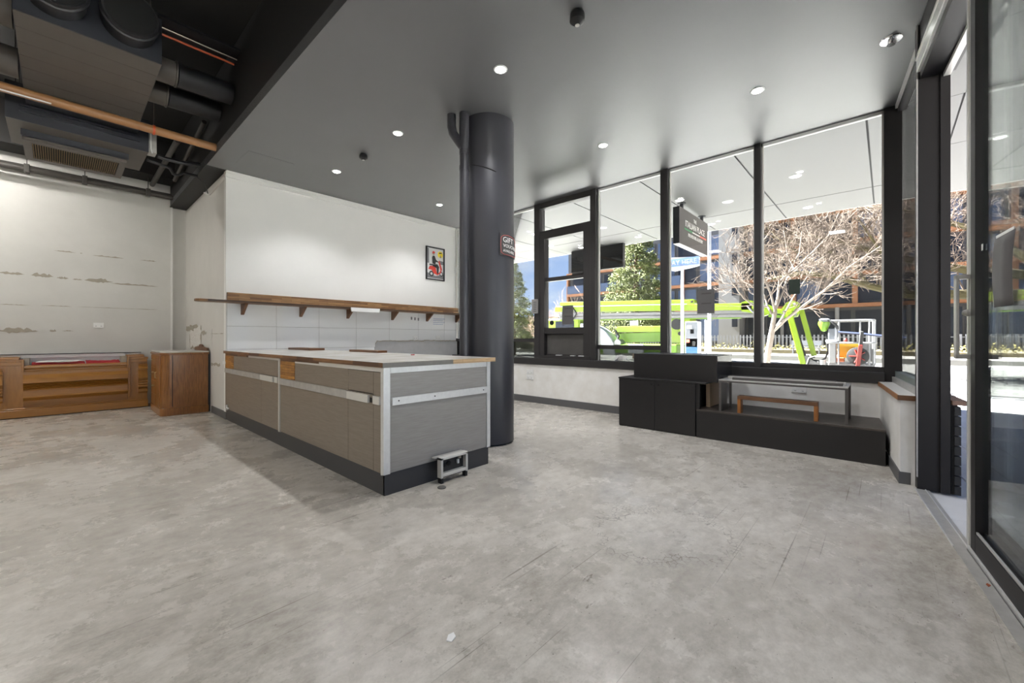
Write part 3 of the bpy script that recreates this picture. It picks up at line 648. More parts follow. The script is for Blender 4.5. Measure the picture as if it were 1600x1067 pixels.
# thermostat and outlets on the walls
def plate(name, label, cat, pos, size, normal, group=None, marks=2):
    """outlet plate: size = (width, height), normal in '-x','-y'"""
    x, y, z = pos; w, h = size
    t = thing(name, label, cat, (x, y, z), group=group)
    def bb(nm, mt, a0, a1, z0, z1, d0, d1, bev=0):
        if normal == '-y': return box(nm, mt, t, x+a0, x+a1, y-d1, y-d0, z+z0, z+z1, bev)
        return box(nm, mt, t, x-d1, x-d0, y+a0, y+a1, z+z0, z+z1, bev)
    bb('plate', M_whitepl, -w/2, w/2, 0, h, 0, .012, .002)
    for k in range(marks):
        c = -w/4 + k*w/2 if marks == 2 else 0
        bb('switch', M_whitepl, c-.008, c+.008, h*.62, h*.82, .012, .016, .001); bb('slot', M_gap, c-.01, c+.01, h*.3, h*.36, .012, .0125)
    return t
plate('power_outlet', 'white double power outlet on the off-white wall above the display counter', 'power outlet', (.475, 10.199, 1.40), (.13, .085), '-y')
plate('power_outlet', 'white power outlet on the tiles, the one nearer the counter corner', 'power outlet', (5.03, 7.316, 1.19), (.11, .075), '-y')
plate('power_outlet', 'white power outlet on the tiles, the one nearer the column', 'power outlet', (5.62, 7.316, 1.19), (.11, .075), '-y')
plate('power_outlet', 'upper of two white power outlets on the low window wall', 'power outlet', (6.054, 5.03, .53), (.17, .085), '-x')
plate('power_outlet', 'lower of two white power outlets on the low window wall', 'power outlet', (6.054, 5.03, .43), (.17, .085), '-x')
plate('power_outlet', 'white power outlet low behind the stainless table under the window', 'power outlet', (6.054, .785, .555), (.15, .07), '-x')
plate('thermostat', 'small white thermostat on the end of the white wall', 'thermostat', (6.15, 7.334, 2.70), (.07, .14), '-y', marks=1)

# ------------------------------------------------------------------ vintage display counter
dc = thing('display_counter', 'antique oak display counter with fluted mouldings against the left wall', 'display counter', (-.3, 9.9, 0))
DY = 9.72
box('carcass', M_oak, dc, -1.75, 1.05, DY+.046, 10.165, .02, .69); box('back_board', M_whitepl, dc, -1.7, 1.0, 10.165, 10.185, .70, .955)
box('plinth', M_oak, dc, -1.8, 1.075, DY-.01, 10.18, 0.012, .125, .004); box('base_mould', M_oak, dc, -1.8, 1.072, DY+.005, DY+.04, .125, .15, .006)
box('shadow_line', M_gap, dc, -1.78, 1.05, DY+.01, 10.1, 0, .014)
for x0, x1 in ((-1.75, -.36), (.81, 1.065)):
    box('pier', M_oak_v, dc, x0, x1, DY+.02, 10.18, .15, .86)
    box('pier_cap', M_oak, dc, x0-.01, x1+.012, DY-.005, 10.18, .85, .885, .006); box('pier_cap', M_oak, dc, x0, x1-.04, DY+.03, 10.18, .885, .925, .006)
    box('pier_stile', M_oak_v, dc, x0, x0+.035, DY+.0, DY+.02, .2, .85, .004)
    box('pier_rail', M_oak, dc, x0, x1, DY+.0, DY+.02, .80, .85, .005)
# turned profile strip at the outer edge of each pier
prof = [(.25,.012),(.28,.05),(.32,.05),(.35,.02),(.36,.055),(.39,.055),(.395,.045),(.41,.06),(.43,.06),(.435,.045),(.45,.06),(.47,.06),(.475,.04),(.52,.065),(.58,.045),(.66,.02),(.67,.045),(.70,.05),(.72,.02),(.76,.035)]
for x0, x1 in ((.945, 1.068), (-.64, -.555)):
    poly = [(DY+.03, .25)] + [(DY+.03-d, z) for z, d in prof] + [(DY+.03, .76)]
    MB().prism(poly, 'x', x0, x1).build('turned_strip', M_oak_v, dc)
# fluted centre panel
pp = [(.20,.0),(.255,.0),(.27,.018),(.30,.05),(.31,.055),(.325,.046),(.41,.036),(.418,.042),(.43,.045),(.437,.026),(.455,.048),(.462,.026),(.48,.052),(.487,.026),(.505,.055),(.512,.03),(.53,.06),(.545,.06),(.60,.05),(.64,.032),(.655,.022),(.70,.02),(.72,.012),(.735,.012),(.76,.035),(.785,.035),(.80,.015)]
MB().prism([(DY+.04, .20)] + [(DY+.03-d, z) for z, d in pp] + [(DY+.04, .80)], 'x', -.36, .81).build('fluted_panel', M_oak, dc)
for x in (-.375, .80): box('edge_mould', M_oak, dc, x, x+.025, DY-.012, DY+.03, .70, .89, .004)
box('display_tray', M_whitepl, dc, -.35, .80, DY+.06, 10.165, .70, .745); box('tray_end', M_torn, dc, -.36, -.30, DY+.04, 10.16, .745, .90); box('tray_end', M_torn, dc, .74, .80, DY+.04, 10.16, .745, .90)
box('top_ledge', M_whitepl, dc, -1.7, 1.0, 10.10, 10.165, .90, .955, .003); box('top_line', M_gap, dc, -1.72, 1.02, 10.08, 10.165, .955, .963)
def cloth(x0, x1, y0, y1, z, name, label, sag, seed):
    r = random.Random(seed); nx, ny = 16, 6; vs = []; fs = []
    for j in range(ny+1):
        for i in range(nx+1):
            t = i/nx; u = j/ny
            vs.append((x0+(x1-x0)*t, y0+(y1-y0)*u + r.uniform(-.006,.006), z + sag*math.sin(t*5+u*2) + .02*u + r.uniform(-.004,.004) - (.05 if j == 0 else 0)))
    for j in range(ny):
        for i in range(nx):
            a = j*(nx+1)+i; fs.append((a, a+1, a+nx+2, a+nx+1))
    o = MB().add(vs, fs).build(name, M_red, smooth=True)
    so = o.modifiers.new('thick', 'SOLIDIFY'); so.thickness = .006
    return tag(o, label, 'cloth')
cloth(-.28, .30, DY+.065, 10.08, .808, 'red_cloth', 'red felt cloth lying in the display tray, the wider piece', .008, 1)
cloth(.31, .72, DY+.065, 10.08, .812, 'red_cloth', 'red felt cloth lying in the display tray, beside the cupboard end', .006, 2)
tag(MB().add([(-.24, DY+.08, .838), (.2, DY+.08, .836), (.28, DY+.25, .852), (-.2, DY+.25, .852), (-.24, DY+.08, .842), (.2, DY+.08, .84), (.28, DY+.25, .856), (-.2, DY+.25, .856)],
   [(0,3,2,1),(4,5,6,7),(0,1,5,4),(1,2,6,5),(2,3,7,6),(3,0,4,7)]).build('white_sheet', M_whitepl), 'flat white paper sheet on the red cloth', 'paper')

# ------------------------------------------------------------------ brown cupboard with rounded corner
cu = thing('cupboard', 'brown walnut cupboard with rounded corner and pale stone top', 'cupboard', (1.38, 8.8, 0))
def rc(x0, x1, y0, y1, r, n=8):
    p = [(x1, y0), (x1, y1), (x0, y1)]
    for k in range(n+1):
        a = math.pi + (math.pi/2)*k/n
        p.append((x0+r+r*math.cos(a), y0+r+r*math.sin(a)))
    return p
MB().prism(rc(1.075, 1.668, 8.312, 9.30, .13), 'z', .11, .955).build('body', M_walnut, cu, smooth=True)
MB().prism(rc(1.06, 1.675, 8.30, 9.31, .10), 'z', 0, .118).build('plinth', M_walnut, cu, .004, smooth=True)
MB().prism(rc(1.058, 1.68, 8.296, 9.31, .13), 'z', .952, .985).build('cornice', M_walnut, cu, .006, smooth=True)
MB().prism(rc(1.064, 1.68, 8.302, 9.31, .125), 'z', .985, 1.008).build('stone_top', M_marble, cu, .004, smooth=True)
box('back_frame', M_blackpl, cu, 1.668, 1.69, 8.305, 9.3, 0, .99)
MB().box(1.205, 1.212, 8.308, 8.3125, .14, .95).build('inlay', M_gap, cu)
for i, (z0, z1) in enumerate([(.74,.94),(.52,.735),(.30,.515),(.125,.295)]):
    d = box('drawer', M_walnut, cu, 1.066, 1.078, 8.80, 9.28, z0, z1, .003)
    if i < 3: MB().tube([(1.068, 8.96, (z0+z1)/2+.03), (1.045, 8.98, (z0+z1)/2+.02), (1.045, 9.06, (z0+z1)/2+.02), (1.068, 9.08, (z0+z1)/2+.03)], .008, 6).build('drawer_handle', M_brass, d)
cd = box('cupboard_door', M_walnut, cu, 1.066, 1.078, 8.46, 8.785, .13, .945, .003)
MB().tube([(1.068, 8.73, .67), (1.045, 8.73, .66), (1.045, 8.73, .58), (1.068, 8.73, .57)], .009, 6).build('door_handle', M_brass, cd)
up = [(8.33, 1.008), (8.33, 1.055), (8.60, 1.065)]
up += [(8.66, 1.075), (8.70, 1.10), (8.76, 1.115), (8.84, 1.115), (8.90, 1.10), (8.94, 1.075), (9.0, 1.065), (9.25, 1.055), (9.25, 1.008)]
MB().prism(up, 'x', 1.655, 1.68).build('scalloped_upstand', M_honey_d, cu, .002)

# ------------------------------------------------------------------ black boxes under the windows
bc = thing('black_cabinet', 'tall black laminate cabinet with two doors under the window', 'cabinet', (5.65, 2.26, 0))
box('carcass', M_mdf, bc, 5.30, 6.035, 1.745, 2.775, 0.0, .655); box('top', M_mdf, bc, 5.278, 6.035, 1.62, 2.78, .655, .675, .002)
d1 = box('door', M_mdf, bc, 5.28, 5.298, 2.262, 2.772, .012, .652, .0015); d2 = box('door', M_mdf, bc, 5.28, 5.298, 1.745, 2.258, .012, .652, .0015)
box('handle_screw', M_chrome, d1, 5.276, 5.281, 2.285, 2.31, .603, .612); box('handle_screw', M_chrome, d2, 5.276, 5.281, 2.19, 2.215, .60, .609)
box('side_panel', M_mdf, bc, 5.30, 5.33, 1.70, 1.745, .346, .655); MB().box(5.55, 5.95, 1.655, 1.70, .345, .655).build('timber_upright', M_rawtim, bc)
ub = thing('black_box', 'black laminate box standing on top of the black cabinet', 'box', (5.7, 2.05, .675))
box('front', M_mdf, ub, 5.385, 5.405, 1.525, 2.60, .675, .995); box('side', pm('sheen_black_laminate', S(56,54,54), .18, var=.1, vscale=6), ub, 5.405, 6.03, 1.525, 1.545, .675, .995)  # near side coloured lighter, standing in for light reflected off the laminate
box('side', M_mdf, ub, 5.405, 6.03, 2.58, 2.60, .675, .995); box('top', M_mdf, ub, 5.385, 6.04, 1.523, 2.602, .995, 1.005, .002); box('back', M_mdf, ub, 6.01, 6.03, 1.545, 2.58, .675, .995)
pf = thing('black_platform', 'low black display platform with worn top along the window', 'platform', (5.65, .87, 0))
box('front_panel', M_mdf, pf, 5.278, 5.298, .005, 1.73, 0, .325); MB().prism([(5.276,.003),(6.035,.056),(6.035,1.732),(5.276,1.732)],'z',.325,.345).build('top', M_plat, pf, .0015)
MB().prism([(5.298,.008),(6.03,.058),(6.03,1.73),(5.298,1.73)],'z',0,.325).build('carcass', M_mdf, pf)
tb = thing('steel_table', 'stainless topped steel bench table standing on the black platform', 'table', (5.55, .88, .345))
box('top', M_tabtop, tb, 5.325, 5.80, .285, 1.49, .712, .724, .001); box('rail', M_tableg, tb, 5.325, 5.35, .285, 1.49, .694, .712); box('rail', M_tableg, tb, 5.775, 5.80, .285, 1.49, .694, .712)
for x in (5.325, 5.765):
    for y in (.285, 1.462): box('leg', M_tableg, tb, x, x+.025, y, y+.024, .345, .694)
box('side_plate', M_tableg, tb, 5.36, 5.60, 1.47, 1.476, .345, .70)
for k, (x, y0, y1) in enumerate(((5.40, .33, 1.36), (5.53, .31, 1.44), (5.66, .40, 1.47))):
    tag(MB().box(x, x+.04, y0, y1, .724, .752).build('steel_tube', (M_tableg, M_alu_d, M_tableg)[k], bevel=.002),
        ('short square steel tube nearest the table front', 'middle square steel tube lying on the steel table', 'rear square steel tube lying on the steel table')[k], 'tube')
wb = thing('timber_bench', 'small honey timber bench frame standing under the steel table', 'bench', (5.42, .9, .345))
box('top', M_honey_d, wb, 5.335, 5.44, .53, 1.29, .505, .545, .002)
for y in (.53, 1.255): box('leg', M_honey, wb, 5.337, 5.438, y, y+.035, .345, .505, .002)
# scraps on the sill
for i, (y, x, w) in enumerate(((4.35, 6.10, .12), (4.05, 6.08, .09), (3.85, 6.075, .12))):
    o = MB().box(x, x+.05, y, y+w, .90, .912).build('paper_scrap', M_whitepl, bevel=.004); tag(o, ('thin white scrap on the sill below the hatch panel', 'small white scrap lying on the hatch sill', 'white scrap at the window end of the hatch sill')[i], 'scrap')
r = random.Random(3); bag = MB()
bag.add([(6.075+.03*r.uniform(-1,1), 3.15+.16*math.cos(k*.9)*r.uniform(.5,1), .84+.1*abs(math.sin(k*1.7))) for k in range(14)] + [(6.08, 3.15, .95)], [(k, (k+1) % 14, 14) for k in range(14)] + [tuple(range(14))])
tag(bag.build('plastic_bag', M_whitepl), 'crumpled white plastic bag on the sill beside the black box', 'bag')
# notices and fittings on the glass
def sheet(name, y0, y1, z0, z1, mat, label, cat='notice', x=6.15, skew=.01):
    o = MB().hexa([(x-.003, y0, z0), (x, y0, z0), (x, y1+skew, z0), (x-.003, y1+skew, z0), (x-.003, y0, z1), (x, y0, z1), (x, y1, z1), (x-.003, y1, z1)]).build(name, mat)
    return tag(o, label, cat)
s1 = sheet('paper_notice', 4.10, 4.335, 1.46, 1.80, M_paper, 'grey-backed paper notice taped inside the servery sash', x=6.128)
s2 = sheet('paper_notice', 1.775, 2.0, 1.565, 1.905, M_paper, 'grey-backed paper notice taped to the window below the hanging sign', x=6.163)
for s_, x, y0, y1, zz in ((s1, 6.124, 4.14, 4.29, (1.74, 1.60)), (s2, 6.159, 1.82, 1.95, (1.84, 1.70))):
    for z in zz: MB().box(x, x+.001, y0, y1, z, z+.018).build('faint_print', M_signb, s_)
sheet('window_sticker', .79, .905, 1.765, 1.95, M_paper_d, 'dark green square sticker on the window by the bare tree', 'sticker', x=6.163, skew=0)
for y, x, lab in ((4.57, 6.127, 'round black vent disc on the servery sash glass'), (5.0, 6.163, 'round black disc on the glass beside the column')):
    tag(MB().lathe([(.045, 0), (.045, -.006)], (x, y, 1.50), 20, 'x').build('vent_disc', M_blackpl), lab, 'disc')
cs = thing('intercom_box', 'grey slotted box fixed to the mullion near the column', 'intercom', (6.06, 4.90, 1.68)); box('case', pm('grey_plastic', S(150,148,146), .5), cs, 6.03, 6.07, 4.84, 4.98, 1.68, 1.95, .006)
for k in range(6): box('slot', M_base, cs, 6.028, 6.031, 4.86, 4.93, 1.71+k*.035, 1.725+k*.035)
# chalkboard on the column
tocam = Vector((-CX, -CY, 0)).normalized(); rt = Vector((.6724, -.7402, 0))
def oncol(a, z, rr):
    return Vector((CX, CY, z)) + (tocam*math.cos(a) + rt*math.sin(a))*rr
gs = thing('chalk_sign', 'curved chalkboard gift voucher sign with red border on the column', 'sign', tuple(oncol(.8, 2.17, .30)))
def cpt(u, v, d=0):   # u along the sign in metres, v height
    a0 = .42; aw = .30/.31; a = a0 + u/.31
    return tuple(oncol(min(a, 1.55), 2.155 + v - u*.05, .305+d) + (Vector((0,0,0)) if a <= 1.55 else -tocam*(a-1.55)*.31))
vs = []; fs = []
NU = 14
for i in range(NU+1):
    u = .36*i/NU
    for d in (0, .006): vs += [cpt(u, 0, d), cpt(u, .245, d)]
for i in range(NU):
    a = i*4; b = a+4
    fs += [(a, b, b+1, a+1), (a+2, a+3, b+3, b+2), (a, a+2, b+2, b), (a+1, b+1, b+3, a+3)]
fs += [(0, 1, 3, 2), (NU*4, NU*4+2, NU*4+3, NU*4+1)]
MB().add(vs, fs).build('board', M_chalk, gs)
ring_ = [(.015,.03),(.01,.12),(.015,.20),(.05,.225),(.11,.232),(.2,.225),(.29,.22),(.335,.18),(.335,.06),(.28,.015),(.16,.012),(.05,.012),(.015,.03)]
ext = []
for (a, b), (c, d) in zip(ring_, ring_[1:]):
    for k in range(5): t_ = k/5; ext.append(cpt(a+(c-a)*t_, b+(d-b)*t_, .0075))
MB().tube(ext + [ext[0]], .0028, 5, False).build('border', M_chalkr, gs)
for body, size, u, v in (('GIFT', .085, .035, .15), ('VOUCHERS', .055, .04, .092), ('AVAILABLE', .042, .04, .040)):
    text('lettering', body, size, (0,0,0), ((1,0,0),(0,1,0),(0,0,1)), M_chalkw, gs, .001, 'LEFT', 1.0, bend=lambda a, b, c, u=u, v=v: cpt(u+a, v+b, .0075+c))
# litter on the floor
tag(MB().prism([(0,0),(.03,.01),(.04,.035),(.015,.04),(-.01,.02)], 'z', 0, .004).xf(Matrix.Translation((1.06, 1.29, 0))).build('paper_scrap', M_whitepl), 'tiny white paper scrap lying alone on the concrete floor', 'scrap')
lf = DW(-1.62, -.02); tag(MB().prism([(0,0),(.02,.006),(.035,0),(.02,-.01)], 'z', .006, .010).xf(Matrix.Translation((lf[0], lf[1], 0))).build('dry_leaf', M_orangep), 'small dry orange leaf on the door track', 'leaf')
pn = thing('paper_notice', 'long grey paper notice taped to the sliding door glass', 'notice', DW(-1.4, -.09, 1.35), ang)
vs = []; fs = []
for i in range(9):
    t_ = i/8; z = 1.72 - .345*t_; bow = .008*math.sin(t_*3.1)
    vs += [DW(-1.74+.02*t_, -.074+bow, z), DW(-1.47-.012*math.sin(t_*3), -.074+bow*1.4, z)]
for i in range(8): a = i*2; fs.append((a, a+1, a+3, a+2))
o = MB().add(vs, fs).build('sheet', M_paper, pn, smooth=True); so = o.modifiers.new('thick', 'SOLIDIFY'); so.thickness = .002
lb('tape', M_whitepl, pn, -1.72, -1.49, -.0775, -.075, 1.715, 1.735)

# ------------------------------------------------------------------ ceiling fittings
def downlight(x, y, label, z=ZC, power=LAMP, r=.055, lens=M_lens, ring=M_whitepl, group='ceiling downlights'):
    d = thing('downlight', label, 'downlight', (x, y, z), group=group)
    MB().lathe([(r*.82, -.001), (r*.85, -.006), (r*1.12, -.006), (r*1.2, 0), (r*1.2, .002)], (x, y, z), 28).build('trim_ring', ring, d, smooth=True)
    MB().lathe([(r*.8, -.0085), (r*.8, -.0065)], (x, y, z), 24).build('lens', lens, d)
    if power:
        ld = bpy.data.lights.new('lamp', 'SPOT'); ld.energy = power; ld.spot_size = math.radians(125); ld.spot_blend = .6; ld.shadow_soft_size = .05; ld.color = (.985, .985, 1.0)
        lo = bpy.data.objects.new('lamp', ld); COL.objects.link(lo); lo.parent = d; lo.location = (0, 0, -.03)
    return d
for x, y, lab in ((2.79, 2.68, 'bright downlight just above the column side of the counter, largest in view'), (2.81, 4.45, 'bright downlight above the middle of the counter'),
                  (2.83, 6.16, 'bright downlight nearest the white wall above the counter'), (4.85, 6.26, 'small bright downlight close to the column near the framed poster'),
                  (4.79, 2.745, 'bright downlight in front of the servery hatch window'), (4.785, .97, 'bright downlight nearest the street corner windows'),
                  (4.80, 4.5, 'downlight hidden behind the round black column'), (2.79, .93, 'downlight above the viewer near the entrance')):
    downlight(x, y, lab)
def sprinkler(x, y, lab, r=.06, h=.085, z=ZC, mat=M_blackpl):
    d = thing('smoke_detector', lab, 'detector', (x, y, z))
    MB().lathe([(r*.75, .0), (r*.95, -.015), (r, -.03), (r, -h*.7), (r*.7, -h*.85), (r*.35, -h), (.001, -h)], (x, y, z), 24).build('body', mat, d, smooth=True)
    MB().lathe([(r*.3, -h-.004), (r*.3, -h+.002)], (x, y, z), 16).build('sensor', M_alu_d, d)
sprinkler(2.70, 1.77, 'black ceiling detector at the top of the picture between downlights', .058, .10); sprinkler(2.815, 5.31, 'small black ceiling detector between two downlights over the counter', .055, .08)
sprinkler(1.05, 4.18, 'black cylindrical ceiling fitting on the exposed black slab', .05, .5, 4.8)
sp = thing('fire_sprinkler', 'chrome fire sprinkler in the ceiling by the door corner', 'sprinkler', (4.73, -.03, ZC))
MB().lathe([(.075, 0), (.072, -.008), (.045, -.010)], (4.73, -.03, ZC), 24).build('flange', M_chrome, sp, smooth=True)
MB().lathe([(.02, -.008), (.016, -.03), (.008, -.04)], (4.73, -.03, ZC), 14).build('head', M_chrome, sp, smooth=True); MB().lathe([(.028, -.046), (.028, -.042)], (4.73, -.03, ZC), 14).build('deflector', M_chrome, sp)
MB().tube([(4.745, -.03, ZC-.02), (4.745, -.03, ZC-.045)], .003, 6).build('arm', M_chrome, sp); MB().tube([(4.715, -.03, ZC-.02), (4.715, -.03, ZC-.045)], .003, 6).build('arm', M_chrome, sp)
tag(box('access_panel', M_ceil, None, 1.72, 2.3, 6.35, 6.95, ZC-.003, ZC+.001), 'flush square access panel in the grey ceiling above the shelf end', 'access panel')

# ducted air conditioner, left
ac = thing('duct_unit', 'large dark ducted air conditioner hung under the exposed ceiling', 'air conditioner', (.22, 6.3, 4.0))
m = box('casing', M_unit_e, ac, -.262, .71, 5.46, 7.10, 4.004, 4.46)
for k in range(6):
    y0 = 5.465 + k*.272; box('bottom_panel', M_unit, ac, -.258, .706, y0, y0+.268, 3.998, 4.006, .001)
for x in (-.02, .46):
    MB().lathe([(.20, .0), (.20, -.16), (.215, -.165), (.215, -.185), (.20, -.19), (.20, -.24)], (x, 5.46, 4.26), 28, 'y').build('spigot', M_duct, ac, smooth=True)
    MB().lathe([(.185, -.243), (.185, -.2405)], (x, 5.46, 4.26), 24, 'y').build('spigot_mouth_shade', M_gap, ac)  # dark disc on the closed end stands in for the shaded hollow
for y in (5.95, 6.55): MB().lathe([(.13, 0), (.13, .17), (.14, .175), (.14, .19)], (.71, y, 4.2), 20, 'x').build('side_spigot', M_unit, ac, smooth=True)
for x in (-.2, .64):
    for y in (5.6, 6.95): MB().tube([(x, y, 4.46), (x, y, 4.8)], .006, 6).build('hanger', M_pipe, ac)
fd = thing('duct_run', 'pair of dark round ducts running from the air conditioner to the bulkhead', 'duct', (1.1, 6.3, 4.2))
for y in (5.95, 6.55): MB().tube([(.905, y, 4.2), (1.43, y+.02, 4.22)], .125, 18).build('duct', M_duct, fd, smooth=True)
ld_ = thing('duct_run', 'dark ducts crossing at the left edge beside the air conditioner', 'duct', (-.9, 6.2, 4.2))
for y, z in ((5.9, 4.2), (6.75, 4.1)): MB().tube([(-2.2, y, z), (-.28, y, z)], .15, 18).build('duct', M_unit, ld_, smooth=True)
fb = thing('filter_box', 'dark return air box with dusty filter grille below the ducts', 'air conditioner', (.2, 7.8, 3.55))
box('casing', M_unit, fb, -.40, .81, 7.30, 8.22, 3.704, 4.1); box('front_face', M_unit_e, fb, -.402, .812, 7.292, 7.305, 3.70, 4.12); box('flange', M_unit_e, fb, -.30, .72, 7.26, 7.295, 3.86, 3.88)
box('flange', M_unit_e, fb, -.30, .72, 7.255, 7.295, 3.80, 3.812); box('neck', M_unit_e, fb, -.25, .70, 7.104, 7.30, 3.9, 4.2)
MB().box(-.30, .64, 7.58, 7.63, 3.63, 3.705).build('hinge_rail', M_unit_e, fb)
gr = MB()
gx0, gx1, gy0, gy1, gz0, gz1 = -.29, .625, 7.62, 8.44, 3.60, 3.60
gr.box(gx0, gx0+.07, gy0, gy1, 3.59, 3.62).box(gx1-.07, gx1, gy0, gy1, 3.59, 3.62).box(gx0+.07, gx1-.07, gy0, gy0+.09, 3.59, 3.62).box(gx0+.07, gx1-.07, gy1-.12, gy1, 3.59, 3.62)
gr.build('grille_frame', M_unit, fb)
fl0 = box('filter_media', M_gap, fb, gx0+.07, gx1-.07, gy0+.09, gy1-.12, 3.612, 3.62)
b0 = box('grille_blade', M_filter, fb, gx0+.075, gx0+.083, gy0+.09, gy1-.12, 3.592, 3.614)
for k in range(1, 38): share(b0, fb, (k*.0203, 0, 0))
MB().box(gx0, gx1, gy0, gy0+.03, 3.62, 3.705).box(gx0, gx1, gy1-.03, gy1, 3.62, 3.705).box(gx0, gx0+.03, gy0+.03, gy1-.03, 3.62, 3.705).box(gx1-.03, gx1, gy0+.03, gy1-.03, 3.62, 3.705).build('plenum', M_unit, fb)
box('control_box', M_alu_d, fb, .815, .90, 7.33, 7.5, 3.72, 3.98, .004); MB().tube([(.83, 7.28, 4.05), (.835, 7.275, 3.75), (.85, 7.3, 3.70)], .008, 6).build('drain_tube', M_whitepl, fb)
for x in (-.33, .74):
    for y in (7.4, 8.1): MB().tube([(x, y, 4.1), (x, y, 4.8)], .006, 6).build('hanger', M_pipe, fb)
pp_ = thing('refrigerant_pipes', 'shiny black insulated pipes from the return air box to the bulkhead', 'pipe', (1.1, 7.6, 3.7))
MB().tube([(.91, 7.42, 3.72), (1.0, 7.45, 3.72), (1.25, 7.55, 3.76), (1.42, 7.62, 3.82)], .028, 10).build('pipe', M_duct, pp_, smooth=True)
MB().tube([(.82, 7.50, 3.66), (.95, 7.55, 3.66), (1.08, 7.62, 3.66), (1.12, 7.66, 3.60), (1.18, 7.68, 3.60), (1.25, 7.7, 3.66), (1.42, 7.75, 3.68)], .02, 10).build('pipe', M_duct, pp_, smooth=True)
MB().tube([(1.42, 7.75, 3.66), (1.55, 7.9, 3.62), (1.66, 8.3, 3.61)], .008, 6).build('cable', M_blackpl, pp_, smooth=True)
cp = thing('copper_pipe', 'thick brown pipe crossing below the black ducts', 'pipe', (-.5, 6.76, 3.76))
MB().tube([(-4.28, 6.75, 3.815), (1.445, 6.77, 3.815)], .05, 16).build('pipe', M_copper, cp, smooth=True)
MB().tube([(.79, 6.767, 3.815), (.812, 6.767, 3.815)], .058, 16).build('clip', M_orange, cp, smooth=True); MB().tube([(.80, 6.767, 3.86), (.80, 6.767, 4.8)], .005, 6).build('hanger', M_pipe, cp)
tag(MB().box(-.45, -.05, 6.70, 6.72, 3.755, 3.765).build('pipe_tape', M_whitepl), 'white label strip hanging under the brown pipe', 'label')
bpy.data.objects['pipe_tape'].location.z = 3.757
tag(MB().tube([(-2.5, 5.88, 4.55), (.42, 5.88, 4.55), (1.44, 5.88, 4.55)], .013, 8).build('orange_conduit', M_orange, smooth=True), 'thin orange electrical conduit high on the exposed ceiling', 'conduit')
cn = thing('steel_conduit', 'bright steel conduit in a black tray above the orange conduit', 'conduit', (.3, 5.75, 4.55))
MB().tube([(-2.5, 5.72, 4.56), (1.44, 5.76, 4.55)], .007, 8).build('conduit', M_steelcon, cn); MB().tube([(-2.5, 5.745, 4.565), (1.3, 5.785, 4.56)], .004, 6).build('wire', M_steelcon, cn); box('tray', M_duct, cn, -2.5, 1.44, 5.60, 5.84, 4.575, 4.60)
tag(MB().tube([(1.18, 7.7, 4.12), (1.18, 10.15, 4.08)], .038, 12).build('waste_pipe', M_pipe, smooth=True), 'grey sloping waste pipe reaching the left wall', 'pipe')
tag(MB().tube([(1.40, 7.2, 4.3), (1.38, 9.3, 4.0)], .03, 10).build('waste_pipe', M_pipe, smooth=True), 'dark sloping pipe close to the bulkhead', 'pipe')
lp = thing('sprinkler_main', 'long dark pipe pair hung along the top of the left wall', 'pipe', (-1, 9.95, 3.8))
MB().tube([(-4.28, 9.95, 3.86), (1.46, 9.95, 3.86)], .045, 14).build('pipe', M_pipe, lp, smooth=True); MB().tube([(-4.28, 10.06, 3.92), (1.46, 10.06, 3.92)], .035, 12).build('pipe', M_pipe, lp, smooth=True)
for x in (-1.5, -.33, .30, 1.1):
    MB().tube([(x, 9.95, 3.9), (x, 9.95, 4.14)], .006, 6).build('hanger', M_pipe, lp); box('bracket', M_pipe, lp, x-.03, x+.03, 9.89, 10.01, 3.80, 3.93, .004)
def batten(x, y, z, ln, lab, along='x'):
    b = thing('batten_light', lab, 'light', (x, y, z))
    if along == 'x':
        box('housing', M_whitepl, b, x-ln/2, x+ln/2, y-.05, y+.05, z+.03, z+.09); box('diffuser', M_tube, b, x-ln/2+.02, x+ln/2-.02, y-.045, y+.045, z, z+.03)
        for k in (-.4, .4): MB().tube([(x+k*ln, y, z+.09), (x+k*ln, y, 4.8)], .005, 6).build('hanger', M_pipe, b)
    return b
batten(-1.27, 9.2, 4.2, 1.4, 'lit white batten light at the picture edge near the left wall'); batten(-3.0, 8.0, 4.3, 1.4, 'lit batten light over the far corner out of view')
def panel_light(x, y, z, w, lab):
    b = thing('panel_light', lab, 'light', (x, y, z))
    box('frame', M_whitepl, b, x-w/2-.02, x+w/2+.02, y-w/2-.02, y+w/2+.02, z+.012, z+.06); box('diffuser', M_panel, b, x-w/2, x+w/2, y-w/2, y+w/2, z, z+.012)
    for k in (-.4, .4): MB().tube([(x+k*w, y, z+.06), (x+k*w, y, 4.8)], .005, 6).build('hanger', M_pipe, b)
panel_light(-2.44, 1.03, 4.2, .34, 'lit square panel light hung behind the viewer'); panel_light(-2.9, 4.4, 4.2, .34, 'lit square panel light hung over the open floor out of view')

